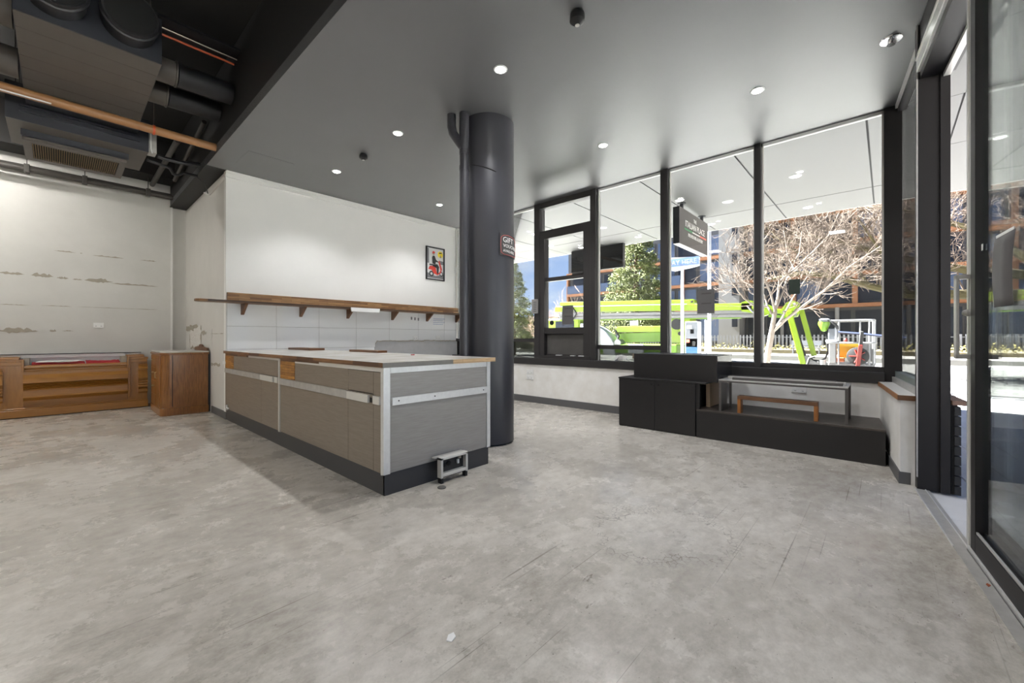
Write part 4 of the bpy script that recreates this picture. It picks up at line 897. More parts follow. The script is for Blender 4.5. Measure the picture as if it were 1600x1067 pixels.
# ------------------------------------------------------------------ outside: soffit, paving, street
so_ = struct(MB().box(6.26, 10.33, -.6, 20, ZC+.012, ZC+.30).box(-9, 10.33, -3.6, -.6, ZC+.012, ZC+.30).build('ceiling_soffit', M_joint), 'pale sheeted soffit over the footpath outside the windows', 'soffit')
ys = [.17 + 1.385*k for k in range(-1, 14)]
for i in range(len(ys)-1):
    for x0, x1 in ((6.26, 9.13), (9.13, 10.32)):
        box('soffit_panel', M_soffit, so_, x0+.011, x1-.011, max(ys[i], -.6)+.011, ys[i+1]-.011, ZC, ZC+.013)
for x0, x1 in ((-9, -6.2), (-6.2, -3.4), (-3.4, -.6), (-.6, 2.2), (2.2, 5.0), (5.0, 7.8), (7.8, 10.32)):
    for y0, y1 in ((-2.1, -.6), (-3.59, -2.1)):
        if y0 == -2.1 and x1 < 6.3:
            box('soffit_panel', M_soffit, so_, x0+.006, x1-.006, y0+.006, DW(x0-4.66, -.24)[1]-.03 if False else -.64, ZC, ZC+.013)
        else: box('soffit_panel', M_soffit, so_, x0+.006, x1-.006, y0+.006, y1-.006, ZC, ZC+.013)
box('edge_trim', M_alu_w, so_, 10.32, 10.34, -3.6, 20, ZC-.005, ZC+.3)
so2 = MB().prism([DW(-9, -.24)[:2], DW(1.6, -.24)[:2], (6.26, -.6), (DW(-9, -.24)[0], -.75-.6)], 'z', ZC, ZC+.1).build('soffit_infill', M_soffit, so_)
k = 0
for x, y, lab in ((7.72, 1.05, 'lit soffit downlight outside the clear corner window'), (9.72, 1.12, 'lit soffit downlight near the soffit edge above the bare tree'),
                  (7.64, 2.80, 'lit soffit downlight beside the hanging sign bracket'), (9.72, 2.87, 'lit soffit downlight at the street end of the hanging sign'),
                  (9.72, 4.58, 'lit soffit downlight above the cedar tree'), (9.80, 6.30, 'lit soffit downlight seen through the servery sash'), (7.78, 6.32, 'lit soffit downlight between column and servery hatch'),
                  (7.74, 4.62, 'lit soffit downlight beside the servery mullion')):
    downlight(x, y, lab, ZC-.001, 0, .07, M_lens2, M_whitepl, 'soffit downlights')
for x, y, lab in ((8.32, 2.17, 'unlit round soffit vent beside the hanging sign'), (8.38, 4.80, 'small round soffit vent beyond the servery mullion'), (8.38, 7.42, 'round soffit vent close to the black column'), (9.05, 6.8, 'dark round soffit vent above the hanging black panel')):
    v = thing('soffit_vent', lab, 'vent', (x, y, ZC)); MB().lathe([(.05, -.001), (.055, -.006), (.09, -.006), (.095, .0)], (x, y, ZC), 24).build('ring', M_whitepl, v, smooth=True); MB().lathe([(.05, -.004), (.05, -.002)], (x, y, ZC), 20).build('core', M_alu_d, v)
hp = thing('soffit_screen', 'black glossy panel hanging from the outer edge of the soffit', 'panel', (10.1, 6.0, 3.11)); box('panel', M_grime, hp, 10.06, 10.14, 5.16, 6.80, 3.115, ZC, .004)
box('frame', M_blackpl, hp, 10.05, 10.15, 5.15, 5.17, 3.105, ZC); box('frame', M_blackpl, hp, 10.05, 10.15, 5.17, 6.80, 3.105, 3.118)
for y in (5.85, 6.35): box('streak', M_post_g, hp, 10.058, 10.06, y, y+.015, 3.2, 3.65)  # pale strips stand in for reflections on the glossy panel

gp = struct(MB().box(-30, 13.3, -40, 60, -.32, -.05).build('ground', M_paver_b), 'grey paved footpath outside the shop', 'footpath')
p0 = None
for i in range(15):
    for j in range(14):
        u, n = -3.0 + i*.605, -.08 - (j+1)*.305
        w = MD @ Vector((u, n, 0))
        if p0 is None: p0 = MB().box(u+.003, u+.602, n+.003, n+.302, -.05, -.012).xf(MD).build('paver', M_paver, gp, .003); q = w
        else: share(p0, gp, (w.x-q.x, w.y-q.y, 0))
box('paver_field', M_paver, gp, 6.5, 13.2, -.5, 40, -.05, -.017); box('paver_field', M_paver, gp, 10.9, 13.2, -40, -.50, -.05, -.017)
struct(box('kerb', M_path, None, 13.2, 13.45, -40, 60, -.2, -.012, .01), 'pale concrete kerb between footpath and road', 'kerb')
struct(MB().box(13.45, 30, -60, 80, -.4, -.16).build('road', M_road), 'sunlit pale asphalt road', 'road')
struct(MB().box(30, 34.5, -60, 80, -.3, .12).build('path_far', M_path), 'bright concrete path across the road', 'path')
struct(MB().box(34.5, 80, -60, 80, -.3, .38).build('verge', M_verge), 'raised garden verge in front of the apartment building', 'verge')
# hanging shop sign
sg = thing('hanging_sign', 'dark hanging shop sign with white lettering and tricolour stripe under the soffit', 'sign', (8.35, 2.82, 2.9))
box('panel', M_signb, sg, 7.60, 9.20, 2.785, 2.90, 2.95, 3.62); box('end_face', M_signe, sg, 7.585, 7.60, 2.785, 2.90, 2.95, 3.62); box('bottom_trim', M_signw, sg, 7.585, 9.20, 2.79, 2.895, 2.941, 2.95)
for x in (7.85, 8.98):
    MB().tube([(x, 2.84, 3.62), (x, 2.84, ZC)], .035, 12).build('hanger', M_signe, sg); MB().lathe([(.075, -.012), (.075, 0)], (x, 2.84, ZC), 18).build('flange', M_signe, sg)
AX = ((1,0,0),(0,0,1),(0,-1,0))
text('lettering', 'THE', .10, (8.42, 2.7845, 3.465), AX, M_signw, sg, .004, xscale=.85); text('lettering', 'ITALIAN PLACE', .165, (8.44, 2.7845, 3.315), AX, M_signw, sg, .004, xscale=.98)
box('green_stripe', M_signg, sg, 7.84, 8.26, 2.781, 2.785, 3.25, 3.277); box('white_stripe', M_signw, sg, 8.26, 8.70, 2.781, 2.785, 3.255, 3.272); box('red_stripe', M_signr, sg, 8.70, 9.08, 2.781, 2.785, 3.25, 3.277)
text('lettering', 'PROVIDORE & EATERY', .094, (8.46, 2.7845, 3.145), AX, M_signw, sg, .004, xscale=.88)
# pay here sign, ticket machine, poles
ps = thing('pay_sign', 'white and blue PAY HERE parking sign on a thin pole', 'sign', (13.0, 4.68, -.05))
MB().tube([(13, 4.68, -.05), (13, 4.68, 3.40)], .045, 12).build('pole', M_pole, ps, smooth=True)
MB().prism([(4.15, 3.66), (4.15, 3.40), (4.35, 3.36), (4.9, 3.30), (5.1, 3.36), (5.18, 3.45), (5.18, 3.72), (5.1, 3.75)], 'x', 12.93, 12.99).build('board', M_pole, ps)
box('blue_panel', M_payblue, ps, 12.922, 12.93, 4.17, 5.12, 3.44, 3.68)
text('lettering', 'PAY HERE', .20, (12.92, 4.65, 3.49), ((0,-1,0),(0,0,1),(-1,0,0)), M_pole, ps, .004, xscale=.98)
tm = thing('ticket_machine', 'grey and blue parking ticket machine on the footpath', 'ticket machine', (13.0, 4.37, -.05))
box('cabinet', M_pole, tm, 12.9, 13.2, 4.18, 4.56, -.05, 1.72, .01); box('front_panel', M_meter_g, tm, 12.885, 12.9, 4.20, 4.53, .95, 1.69); box('blue_panel', M_meter_b, tm, 12.885, 12.9, 4.20, 4.53, .1, 1.2)
box('screen', M_grime, tm, 12.878, 12.886, 4.30, 4.40, 1.35, 1.48); box('slot', M_gap, tm, 12.878, 12.886, 4.25, 4.34, .98, 1.12); box('sticker', M_signr, tm, 12.878, 12.886, 4.42, 4.52, 1.08, 1.18); box('label', M_pole, tm, 12.878, 12.886, 4.36, 4.5, 1.5, 1.6)
lpz = thing('street_pole', 'tall white street light pole beside the ticket machine', 'pole', (12.8, 3.85, -.05)); MB().tube([(12.8, 3.83, -.05), (12.8, 3.83, 7.5)], .05, 14).build('shaft', M_pole, lpz, smooth=True); MB().lathe([(.11, 0), (.11, .25), (.06, .3)], (12.8, 3.83, -.05), 16).build('base_sleeve', M_pole, lpz)
tag(MB().tube([(13.6, 4.15, -.16), (13.6, 4.15, 1.78)], .055, 10).build('bollard', M_pole, smooth=True), 'white bollard post just behind the ticket machine', 'bollard')

# ------------------------------------------------------------------ lime green boom lift
bl = thing('boom_lift', 'lime green truck mounted boom lift parked on the road', 'boom lift', (17.5, 8.5, -.16))
GX = 17.0
def bar(name, mat, a, b, w, h): return MB().beam(a, b, w, h).build(name, mat, bl, .008)
bar('upper_boom', M_green, (GX+.15, 12.2, 2.93), (GX+.1, 5.75, 2.66), .26, .19)
MB().lathe([(.12, -.16), (.12, .16)], (GX+.1, 5.75, 2.655), 18, 'x').build('boom_pivot', M_green, bl, smooth=True)
MB().lathe([(.045, -.19), (.045, .19)], (GX+.1, 5.72, 2.66), 12, 'x').build('pivot_pin', M_blackr, bl)
bar('main_boom', M_green, (GX, 12.4, 2.66), (GX, 3.6, 2.36), .24, .25)
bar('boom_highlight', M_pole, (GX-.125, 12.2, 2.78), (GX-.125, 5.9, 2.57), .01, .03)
bar('telescopic_boom', M_boomgrey, (GX+.05, 12.2, 2.36), (GX+.05, 3.35, 2.15), .22, .14); bar('telescopic_boom', M_boomgrey, (GX+.05, 12.2, 2.21), (GX+.05, 3.35, 2.03), .20, .12)
bar('boom_seam', M_blackr, (GX-.07, 12.2, 2.285), (GX-.07, 3.4, 2.09), .01, .02)
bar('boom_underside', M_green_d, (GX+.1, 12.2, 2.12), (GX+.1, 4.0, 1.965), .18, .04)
MB().prism([(3.95, 2.52), (3.75, 2.60), (3.55, 2.56), (3.35, 2.42), (3.2, 2.45), (3.05, 2.38), (2.9, 2.26), (3.1, 2.05), (3.3, 1.98), (3.4, 1.86), (3.5, 1.9), (3.5, 2.1), (3.95, 2.2)], 'x', GX-.12, GX+.12).build('knuckle', M_green, bl)
for y, z in ((3.62, 2.45), (3.2, 2.35), (3.35, 2.0)): MB().lathe([(.06, -.15), (.06, .15)], (GX, y, z), 12, 'x').build('pivot_pin', M_boomgrey, bl)
MB().tube([(GX-.14, 3.75, 2.4), (GX-.16, 3.6, 2.2), (GX-.14, 3.5, 2.08), (GX-.12, 3.3, 2.05)], .035, 8).build('hydraulic_link', M_boomgrey, bl, smooth=True)
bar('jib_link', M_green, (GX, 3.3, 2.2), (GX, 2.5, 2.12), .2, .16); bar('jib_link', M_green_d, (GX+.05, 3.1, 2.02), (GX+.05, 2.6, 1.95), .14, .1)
MB().prism([(2.75, 2.15), (2.55, 2.45), (2.35, 2.5), (2.2, 2.42), (2.15, 2.2), (2.25, 1.95), (2.55, 1.9)], 'x', GX-.11, GX+.11).build('jib_head', M_green, bl)
for y, z in ((2.32, 2.38), (2.3, 2.02), (2.62, 2.12)): MB().lathe([(.05, -.14), (.05, .14)], (GX, y, z), 12, 'x').build('pivot_pin', M_boomgrey, bl)
bar('jib_arm', M_green, (GX-.12, 2.48, 2.15), (GX-.12, 2.02, .12), .10, .17); bar('jib_arm', M_green, (GX+.10, 2.16, 2.2), (GX+.10, 1.80, .62), .10, .15)
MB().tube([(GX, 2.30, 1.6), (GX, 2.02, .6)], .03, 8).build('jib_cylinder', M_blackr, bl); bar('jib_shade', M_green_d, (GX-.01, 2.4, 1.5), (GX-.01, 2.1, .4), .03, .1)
MB().tube([(GX-.05, 1.9, .55), (GX-.1, 1.8, .48), (GX-.1, 1.62, .46), (GX-.1, 1.48, .55), (GX-.1, 1.40, .8), (GX-.05, 1.42, 1.15), (GX, 1.46, 1.35)], .028, 8).build('cable_loop', M_blackr, bl, smooth=True)
MB().prism([(2.05, .05), (2.05, .6), (1.95, .66), (1.85, .5), (1.7, .42), (1.55, .46), (1.42, .40), (1.38, .1)], 'x', GX-.15, GX+.1).build('rotator', M_boomgrey, bl); MB().lathe([(.10, -.1), (.10, .3)], (GX-.12, 1.55, .2), 14).build('rotator_drum', M_silver, bl)
MB().tube([(GX-.16, 2.0, .2), (GX-.18, 1.9, .55), (GX-.16, 1.75, .6)], .04, 8).build('hose', M_blackr, bl, smooth=True)
# basket
bk = MB(); BX0, BX1, BY0, BY1 = 16.3, 17.2, .26, 1.36
MB().prism([(BX0, BY0+.2), (BX0+.2, BY0), (BX1, BY0), (BX1, BY1), (BX0, BY1)], 'z', .10, .46).build('basket_floor', M_boomgrey, bl, .02)
for k in range(6): MB().hexa([(BX0-.004, BY1-.02-k*.16, .10), (BX0, BY1-.02-k*.16, .10), (BX0, BY1-.11-k*.16, .10), (BX0-.004, BY1-.11-k*.16, .10), (BX0-.004, BY1-.08-k*.16, .17), (BX0, BY1-.08-k*.16, .17), (BX0, BY1-.17-k*.16, .17), (BX0-.004, BY1-.17-k*.16, .17)]).build('hazard_stripe', (M_yellow, M_blackr)[k % 2], bl)
def ringpts(e, z):
    p = []; x0, x1, y0, y1, r = BX0-e, BX1+e, BY0-e, BY1+e, .18
    for cx, cy, a0 in ((x1-r, y1-r, 0), (x0+r, y1-r, 90), (x0+r, y0+r, 180), (x1-r, y0+r, 270)):
        for k in range(5):
            a = math.radians(a0 + 22.5*k); p.append((cx+r*math.cos(a), cy+r*math.sin(a), z))
    return p + [p[0]]
MB().tube(ringpts(0, 1.76), .028, 8, False).build('top_rail', M_silver, bl, smooth=True); MB().tube(ringpts(.03, 1.07), .03, 8, False).build('mid_rail', M_silver, bl, smooth=True)
for x, y in ((BX0, 1.1), (BX0, .38), (BX1, 1.15), (BX1, .62), (BX1, .3), (16.7, BY0), (BX0+.1, BY0+.03)): MB().tube([(x, y, .4), (x, y, 1.77)], .026, 8).build('post', M_silver, bl)
box('control_tower', M_silver, bl, BX0-.02, BX0+.3, 1.16, 1.34, .44, 1.14, .02); box('control_base', M_pole, bl, BX0-.06, BX0+.34, 1.12, 1.42, 1.08, 1.16, .02); box('control_box', M_meter_g, bl, BX0, BX0+.25, 1.12, 1.36, 1.16, 1.52, .02); box('control_rib', M_pole, bl, BX0-.01, BX0+.03, 1.14, 1.19, 1.16, 1.55)
MB().lathe([(.02, 0), (.07, .03), (.11, .12), (.16, .24), (.15, .32), (.06, .36)], (BX0+.1, 1.47, 1.42), 14).build('console_cover', M_green_d, bl, smooth=True)
MB().lathe([(.04, 0), (.12, .04), (.15, .10), (.09, .14)], (BX0+.05, 1.45, 1.70), 12).build('cover_cap', M_meter_g, bl, smooth=True)
MB().tube([(BX0, 1.42, 1.80), (BX0-.05, 1.28, 1.74), (BX0-.05, 1.16, 1.62), (BX0, 1.12, 1.5)], .035, 8).build('cover_strap', M_blackr, bl, smooth=True)
MB().box(16.9, 16.96, .66, 1.14, .60, 1.02).box(16.8, 17.0, .62, 1.16, .95, 1.03).build('yellow_bracket', M_yellow, bl); MB().beam((16.85, .68, .95), (16.85, .98, .6), .04, .06).build('yellow_brace', M_yellow, bl)
MB().lathe([(.05, 0), (.05, .14), (.03, .18)], (16.9, .96, 1.03), 12).build('beacon', M_redp, bl); box('orange_pot', M_orangep, bl, 16.7, 16.9, .98, 1.22, .44, .60, .02)
box('mesh_panel', M_boomgrey, bl, 17.0, 17.02, .28, .56, .5, 1.05)
# truck under the boom
box('chassis', M_green_d, bl, 16.9, 18.6, 6.3, 13.5, .55, .95, .03); bar('lower_boom', M_green, (GX+.5, 9.2, 1.62), (GX+.45, 6.2, 1.60), .35, .26); bar('lower_link', M_green_d, (GX+.5, 9.1, 1.22), (GX+.45, 5.9, 1.28), .32, .42)
MB().prism([(6.8, 1.0), (6.8, 1.9), (6.5, 2.1), (6.1, 2.12), (5.85, 2.0), (5.75, 1.5), (5.85, 1.0)], 'x', 17.1, 17.8).build('turret_bracket', M_green, bl, .02)
MB().lathe([(.22, -.42), (.22, .42)], (17.4, 6.35, 1.78), 18, 'x').build('turret_hub', M_blackr, bl); MB().lathe([(.08, -.46), (.08, .46)], (17.4, 6.2, 1.4), 12, 'x').build('turret_pin', M_blackr, bl)
arc = []; inn = []
for k in range(13):
    a = math.radians(90 - 95*k/12); arc.append((10.6 + 1.5*math.cos(a)*-1*-1*(-1) if False else 10.9 - 1.85*math.cos(a) , .55 + 1.38*math.sin(a))); inn.append((10.9 - 1.25*math.cos(a), .55 + .85*math.sin(a)))
MB().prism(arc + inn[::-1], 'x', 16.85, 17.5).build('fender', M_pole, bl, .03, smooth=True)
MB().prism([(a[0], a[1]) for a in inn] + [(10.9, .55)], 'x', 16.95, 17.4).build('fender_infill', M_green, bl)
MB().lathe([(.20, -.35), (.36, -.32), (.40, -.2), (.40, .2), (.36, .32), (.20, .35)], (17.2, 10.6, .24), 24, 'x').build('wheel', M_blackr, bl, smooth=True)
MB().lathe([(.20, -.35), (.36, -.32), (.40, -.2), (.40, .2), (.36, .32), (.20, .35)], (17.2, 7.2, .24), 24, 'x').build('wheel', M_blackr, bl, smooth=True)
MB().tube([(17.0, 9.15, .8), (16.95, 9.0, 1.1), (16.95, 8.9, 1.3), (17, 9.1, 1.55)], .05, 8).build('hydraulic_hose', M_blackr, bl, smooth=True); MB().lathe([(.16, -.2), (.16, .2)], (17.1, 8.95, 1.0), 16, 'x').build('rotation_motor', M_silver, bl)
box('cab', M_green, bl, 16.95, 18.4, 11.0, 13.4, .95, 2.2, .08); box('cab_window', M_darkwin, bl, 16.93, 16.96, 11.3, 12.4, 1.5, 2.05); MB().tube([(16.9, 11.9, 2.5), (16.85, 11.7, 2.2), (16.85, 11.3, 2.15), (16.85, 11.1, 2.4), (16.85, 11.35, 2.7), (16.85, 11.6, 2.62)], .05, 8).build('cable_chain', M_blackr, bl, smooth=True)
box('toolbox', M_pole, bl, 16.85, 17.2, 7.7, 8.4, .55, .95, .02); box('placard', M_pole, bl, 17.4, 17.42, 8.2, 8.6, 1.78, 2.0)
# red reel hung outside the basket
rl = thing('hand_reel', 'red hand winch with black wheel in front of the basket', 'winch', (15.9, .66, -.16))
MB().beam((15.95, .68, -.16), (15.9, .56, 1.02), .10, .16).build('arm', M_redp, rl, .01); MB().beam((15.9, .565, 1.0), (15.88, .53, 1.42), .09, .11).build('grip', M_blackr, rl, .02)
MB().lathe([(.24, -.03), (.265, -.02), (.265, .02), (.24, .03)], (16.0, .63, .68), 26, 'x').build('wheel', M_blackr, rl, smooth=True)
for k in range(5):
    a = k*math.pi*2/5; MB().tube([(15.94, .63, .68), (15.94, .63+.2*math.cos(a), .68+.2*math.sin(a))], .02, 6).build('spoke', M_redp, rl)
tag(MB().tube([(16.2, 1.1, 1.40), (16.12, .5, 1.34), (16.05, .1, 1.28), (16.0, -.4, 1.22)], .035, 8).build('blue_handle_bar', M_bluep, smooth=True), 'long dark blue bar slung across the basket rails', 'bar')

# ------------------------------------------------------------------ apartment building across the road
ab = thing('apartment_building', 'dark apartment building with timber-coloured floor bands across the road', 'building', (46, 0, .3))
FX = 42.0
box('wall', M_cladding, ab, FX, FX+12, 11.3, 28.8, .3, 11.6); box('wall', M_cladding, ab, FX+.3, FX+12, -26, 9.55, .3, 16)
bands = (3.65, 6.15, 8.65, 11.2, 13.7)
for z in bands:
    MB().box(FX-.55, FX+.3, -26, 9.5, z, z+.27).build('floor_band', M_rust, ab)
    if z < 11: MB().box(FX-.45, FX+.05, 11.35, 28.8, z+.05, z+.33).build('floor_band', M_rust, ab)
for y in (-22.3, -18.3, -14.3, -10.3, -6.3, -2.3, 1.65, 5.65): MB().box(FX-.5, FX+.31, y, y+.32, 3.9, 16).build('timber_post', M_rust, ab)
for z in (.4,) : pass
def win(y0, y1, z0, z1, x, mat):
    w = MB().box(x-.06, x+.02, y0, y0+.08, z0, z1).box(x-.06, x+.02, y1-.08, y1, z0, z1).box(x-.06, x+.02, y0+.08, y1-.08, z1-.08, z1).box(x-.06, x+.02, y0+.08, y1-.08, z0, z0+.08).build('window', M_frame, ab)
    MB().box(x-.03, x+.01, y0+.08, y1-.08, z0+.08, z1-.08).build('pane', mat, w)
r = random.Random(5)
for z0, z1 in ((.8, 3.5), (4.05, 6.05), (6.55, 8.55), (9.05, 11.1), (11.6, 13.6)):
    y = -22.0
    while y < 9.2:
        win(y, min(y+1.9, 9.4), z0, z1, FX+.3, M_darkwin if r.random() < .8 else M_bluewin); y += 2.0
    if z0 > 11: continue
    y = 11.6
    while y < 28:
        win(y, y+1.9, z0+.05, z1, FX, M_bluewin if r.random() < .55 else M_darkwin); y += 2.1
for z in (4.0, 6.5): 
    for y in (15.2, 18.7, 22.2, 25.6): MB().box(FX-.42, FX-.38, y, y+3.1, z, z+.95).build('balustrade', M_bluewin, ab)
for y in (14.9, 21.9, 28.6): MB().box(FX-.4, FX, y, y+.22, 3.9, 9).build('timber_post', M_rust, ab)
for y in (6.6, 2.9, -1.2): MB().tube([(FX-.4, y, .3), (FX-.4, y, 3.65)], .14, 10).build('pillar', M_tower, ab)
box('stair_tower', M_tower, ab, FX-1.6, FX+4, 9.6, 11.3, .3, 17)
for z in (2.2, 5.0, 7.7, 10.4): MB().box(FX-1.63, FX-1.6, 9.75, 10.2, z, z+1.1).build('slit_window', M_darkwin, ab)
b2 = thing('far_building', 'pale distant building low behind the boom lift cab', 'building', (70, 60, .3)); box('wall', M_tower, b2, 66, 76, 42, 60, .3, 5); box('roof', M_cladding, b2, 65.5, 76.5, 41.5, 60.5, 5, 5.4)
# fence and hedge
fn = thing('picket_fence', 'long grey picket fence in front of the apartment building', 'fence', (36, -5, .38))
pk = MB()
y = -24
while y < 30: pk.box(35.97, 36.0, y, y+.10, .40, 1.45); y += .235
o = pk.build('pickets', M_picket, fn); o['kind'] = 'stuff'
for z in (.6, 1.25): box('rail', M_picket, fn, 36.0, 36.05, -24, 30, z, z+.06)
hg = thing('low_hedge', 'low yellow-green hedge in front of the picket fence', 'hedge', (35.2, -2, .38))
r = random.Random(11); hm = MB()
y = -22
while y < 12:
    for k in range(36):
        cy = y + r.uniform(0, 1.2); cx = 35.2 + r.uniform(-.35, .35); cz = .38 + abs(r.gauss(0, .2)); s_ = r.uniform(.05, .12)
        d = Vector((r.uniform(-1,1), r.uniform(-1,1), r.uniform(.2,1))).normalized()*s_; e = d.orthogonal().normalized()*s_*.6
        p = Vector((cx, cy, cz)); hm.add([p-e, p+e, p+d*1.6, p+d.cross(e).normalized()*s_*.5], [(0,1,2),(0,2,3),(1,3,2),(0,3,1)])
    y += 1.0
o = hm.build('foliage', M_leaf_y, hg); o['kind'] = 'stuff'
sb = thing('park_bench', 'pale grey street seat beside the picket fence', 'bench', (35.0, 3.9, .38)); box('backrest', M_picket, sb, 34.4, 34.45, 3.2, 4.9, .7, 1.05); box('seat', M_picket, sb, 34.0, 34.4, 3.2, 4.9, .55, .62)
for y in (3.3, 4.75): box('leg', M_picket, sb, 34.05, 34.42, y, y+.06, .12, .72)

# ------------------------------------------------------------------ trees
def grow(mb, p, d, ln, rad, lev, r, up, nseg=4, spread=.7, kids=(3, 5), minlen=.25, n0=6, jitter=.16, tmin=.3):
    pts = [p]; rs = [rad]; dd = d.normalized(); q = p
    for i in range(nseg):
        dd = (dd + Vector((r.gauss(0, jitter), r.gauss(0, jitter), r.gauss(0, jitter)*.7 + up))).normalized()
        q = q + dd*(ln/nseg); pts.append(q); rs.append(max(.004, rad*(1-.7*(i+1)/nseg)))
    mb.tube(pts, rs, max(3, n0-lev), False)
    if lev <= 0 or ln < minlen: return
    for k in range(r.randint(*kids)):
        t = r.uniform(tmin, .98); i = min(int(t*nseg), nseg-1); f = t*nseg-i
        b = pts[i].lerp(pts[i+1], f); ax = (pts[i+1]-pts[i]).normalized()
        o_ = Vector((r.gauss(0,1), r.gauss(0,1), r.gauss(0,1))); o_ = (o_ - ax*o_.dot(ax)).normalized()
        grow(mb, b, ax*math.cos(spread) + o_*math.sin(spread), ln*r.uniform(.45, .7), max(.005, rs[i]*.5), lev-1, r, up, 3, spread, kids, minlen, n0, jitter, .2)
# slender bare street tree in front of the boom
st = thing('street_tree', 'slender bare street tree with pale trunk outside the corner window', 'tree', (13.0, 2.45, -.05))
r = random.Random(21); tk = MB(); tw = MB()
J = Vector((13.0, 2.30, 1.36)); K = Vector((13.0, 2.22, 1.95))
tk.tube([(13.02, 2.5, -.05), (13.0, 2.43, .4), (12.99, 2.37, .9), J, (13.0, 2.27, 1.6), K], [.095, .085, .078, .075, .062, .05], 10)
tk.build('trunk', M_bark, st, smooth=True)
limbs = [([J, (12.9, 1.95, 1.72), (12.8, 1.5, 2.10), (12.7, 1.1, 2.42), (12.6, .63, 2.92), (12.55, .1, 3.3)], .042),
         ([K, (13.05, 2.17, 2.3), (13.1, 2.14, 2.75), (13.2, 1.82, 3.05), (13.3, 1.4, 3.5), (13.3, 1.1, 3.85), (13.4, .9, 4.4)], .04),
         ([K, (13.1, 2.05, 2.5), (13.3, 1.95, 3.0), (13.5, 1.75, 3.5), (13.6, 1.7, 4.1)], .032),
         ([(13.0, 2.25, 1.8), (13.1, 2.42, 2.1), (13.2, 2.5, 2.4), (13.2, 2.9, 2.75), (13.3, 3.2, 2.95), (13.3, 3.9, 3.7)], .034),
         ([K, (12.9, 2.3, 2.4), (12.8, 2.5, 3.0), (12.7, 2.65, 3.6), (12.6, 2.6, 4.4)], .034),
         ([(13.0, 2.4, 2.08), (12.8, 2.62, 2.05), (12.7, 2.9, 2.3), (12.6, 3.2, 2.8), (12.6, 3.4, 3.4)], .026),
         ([(12.85, 1.75, 1.92), (12.9, 1.3, 2.3), (12.9, .9, 2.6), (12.9, .3, 2.9), (12.9, -.3, 3.0)], .03),
         ([(13.2, 1.82, 3.05), (13.4, 2.0, 3.5), (13.4, 2.1, 4.3)], .024), ([J, (13.2, 2.1, 1.75), (13.5, 1.9, 2.3), (13.8, 1.6, 2.9), (14.0, 1.2, 3.6)], .03)]
for pts, rad in limbs:
    P = [Vector(p) for p in pts]; n = len(P); rs = [rad*(1-.75*i/(n-1)) for i in range(n)]
    MB().tube(P, rs, 7).build('limb', M_bark, st, smooth=True)
    for i in range(1, n-1):
        for k in range(4):
            ax = (P[i+1]-P[i]).normalized(); o_ = Vector((r.gauss(0,1), r.gauss(0,1), r.gauss(0,1))); o_ = (o_-ax*o_.dot(ax)).normalized()
            grow(tw, P[i].lerp(P[i+1], r.random()), ax*.72+o_*.68, r.uniform(.5, 1.1), rs[i]*.45, 2, r, .06, 4, .6, (2, 4), .15, 5)
o = tw.build('twigs', M_twig, st); o['kind'] = 'stuff'
# wide bare tree across the road
bt = thing('bare_tree', 'wide bare tree with dense pale twigs and mossy boughs across the road', 'tree', (21, -3.5, -.16))
r = random.Random(4); tk = MB(); tw = MB()
tk.tube([(22, -5.2, -.16), (22, -5.0, 1.2), (22, -4.6, 2.3), (21.8, -4.0, 3.3)], [.42, .36, .32, .28], 10); tk.build('trunk', M_moss, bt, smooth=True)
boughs = [([(21.9, -4.3, 2.6), (21.5, -2.2, 2.75), (21, -.6, 2.8), (20.6, .5, 3.2), (20.3, 1.5, 3.62), (20.2, 2.5, 3.85), (20.2, 3.6, 3.7)], .2),
          ([(21.8, -4.0, 3.2), (21.2, -2, 3.6), (20.8, -.2, 4.2), (20.4, 1.4, 5.0), (20.3, 3, 5.6)], .17), ([(21.8, -4.0, 3.3), (22, -2.5, 5), (22.2, -.5, 6.2), (22.4, 1.8, 7)], .15),
          ([(21.9, -4.2, 3.0), (21.6, -5.5, 4.2), (21.2, -7.5, 5), (21, -9, 5.4)], .16), ([(21.8, -4.0, 3.3), (21.6, -3.8, 5), (21.3, -3.4, 7), (21.2, -3, 8.5)], .16), ([(21.9, -4.4, 2.5), (20.8, -4.4, 3.6), (19.8, -4, 4.8), (19, -3.8, 5.8)], .13),
          ([(20.6, .5, 3.2), (20.9, .9, 4), (21, 1.8, 4.8), (21, 3.4, 5.5), (21.2, 4.6, 6.2)], .08), ([(20.3, 1.5, 3.62), (20.6, 2.2, 4.3), (20.7, 3.2, 5.2), (20.8, 4.2, 6.5)], .07), ([(21, -.6, 2.8), (20.2, -.2, 3.6), (19.6, .3, 4.6), (19.2, .8, 5.6)], .08)]
for pts, rad in boughs:
    P = [Vector(p) for p in pts]; n = len(P); rs = [rad*(1-.7*i/(n-1)) for i in range(n)]
    MB().tube(P, rs, 8).build('bough', M_moss, bt, smooth=True)
    for i in range(1, n-1):
        for k in range(7):
            ax = (P[i+1]-P[i]).normalized(); o_ = Vector((r.gauss(0,1), r.gauss(0,1), abs(r.gauss(0,1))+.1)); o_ = (o_-ax*o_.dot(ax)).normalized()
            grow(tw, P[i].lerp(P[i+1], r.random()), ax*.5+o_*.85, r.uniform(1.2, 2.3), .035, 3, r, .03, 4, .75, (3, 5), .25, 6, .22)
o = tw.build('twigs', M_twig, bt); o['kind'] = 'stuff'
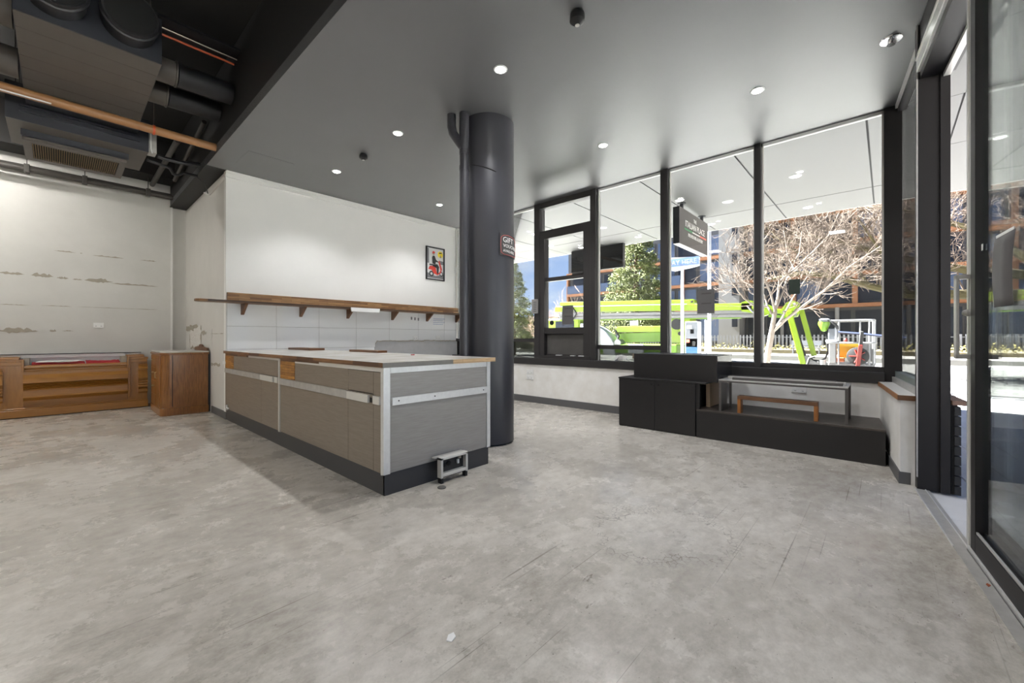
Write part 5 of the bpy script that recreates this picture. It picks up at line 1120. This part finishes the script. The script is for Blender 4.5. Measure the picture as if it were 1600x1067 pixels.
# cedars
def cedar(name, label, x, y, h, seed, rmax, z0=-.16, low=.18):
    c = thing(name, label, 'tree', (x, y, z0)); r = random.Random(seed)
    MB().tube([(x, y, z0), (x, y, z0+h*.5), (x, y, z0+h)], [.25, .16, .03], 8).build('trunk', M_darkb, c, smooth=True)
    br = MB(); lv = MB()
    nl = int(h*6)
    for i in range(nl):
        t = low + (1-low)*i/nl; z = z0 + h*t; L_ = rmax*(1-t)**.75 + .25; a = i*2.4 + r.uniform(-.4,.4)
        d = Vector((math.cos(a), math.sin(a), .12)); p = Vector((x, y, z)); pts = [p]
        for k in range(1, 5): pts.append(p + d*L_*k/4 + Vector((0, 0, -.10*L_*(k/4)**2)))
        br.tube(pts, [.05, .04, .03, .02, .01], 4, False)
        for k in range(int(190*L_)):
            s_ = r.uniform(.2, 1)**.8; q = p + d*L_*s_ + Vector((0, 0, -.10*L_*s_*s_)); side = Vector((-d.y, d.x, 0))
            q = q + side*r.gauss(0, .26*L_*(1.1-s_*.5)) + Vector((0, 0, r.gauss(-.10, .14)))
            e = Vector((r.uniform(-1,1), r.uniform(-1,1), r.uniform(-.9,.25))).normalized()*r.uniform(.12, .28); f = e.orthogonal().normalized()*.04
            lv.add([q-f, q+f, q+e, q+f.cross(e).normalized()*.028], [(0,1,2),(0,2,3),(1,3,2)])
    o = br.build('branches', M_darkb, c); o['kind'] = 'stuff'; o = lv.build('needles', M_cedar, c); o['kind'] = 'stuff'
cedar('cedar_tree', 'yellow-green cedar behind the boom in front of the apartments', 26, 12.4, 9.5, 3, 2.9)
cedar('cedar_tree', 'yellow-green cedar against the sky beside the black column', 25, 22.6, 7.6, 8, 2.2, low=.08)
# bare shrub left of the boom
sb_ = thing('bare_shrub', 'bare brown shrub behind the notice on the servery sash', 'shrub', (21, 15.3, -.16)); r = random.Random(9); tw = MB()
for k in range(16): grow(tw, Vector((21+r.uniform(-.4,.4), 15.4+r.uniform(-1.2,1.2), -.16)), Vector((r.gauss(0,.25), r.gauss(0,.3), 1)), r.uniform(1.6, 2.8), .03, 3, r, .05, 4, .6, (3, 4), .2, 6)
o = tw.build('twigs', pm('brown_twigs', S(164,140,122), .9), sb_); o['kind'] = 'stuff'

GROUPS = {'power_outlet': 'white power outlets on the walls', 'soffit_vent': 'round vents in the soffit', 'steel_tube': 'steel tubes on the steel table', 'timber_plank': 'planks on the counter top',
          'paper_scrap': 'white paper scraps', 'paper_notice': 'paper notices on the glass', 'red_cloth': 'red cloths in the display tray', 'smoke_detector': 'black ceiling detectors', 'waste_pipe': 'sloping waste pipes',
          'panel_light': 'square panel lights', 'batten_light': 'batten lights', 'cedar_tree': 'cedars across the road', 'vent_disc': 'black discs on the glass', 'duct_run': 'dark round ducts'}
for o in COL.objects:
    if o.parent is None and o.name.split('.')[0] in GROUPS: o['group'] = GROUPS[o.name.split('.')[0]]
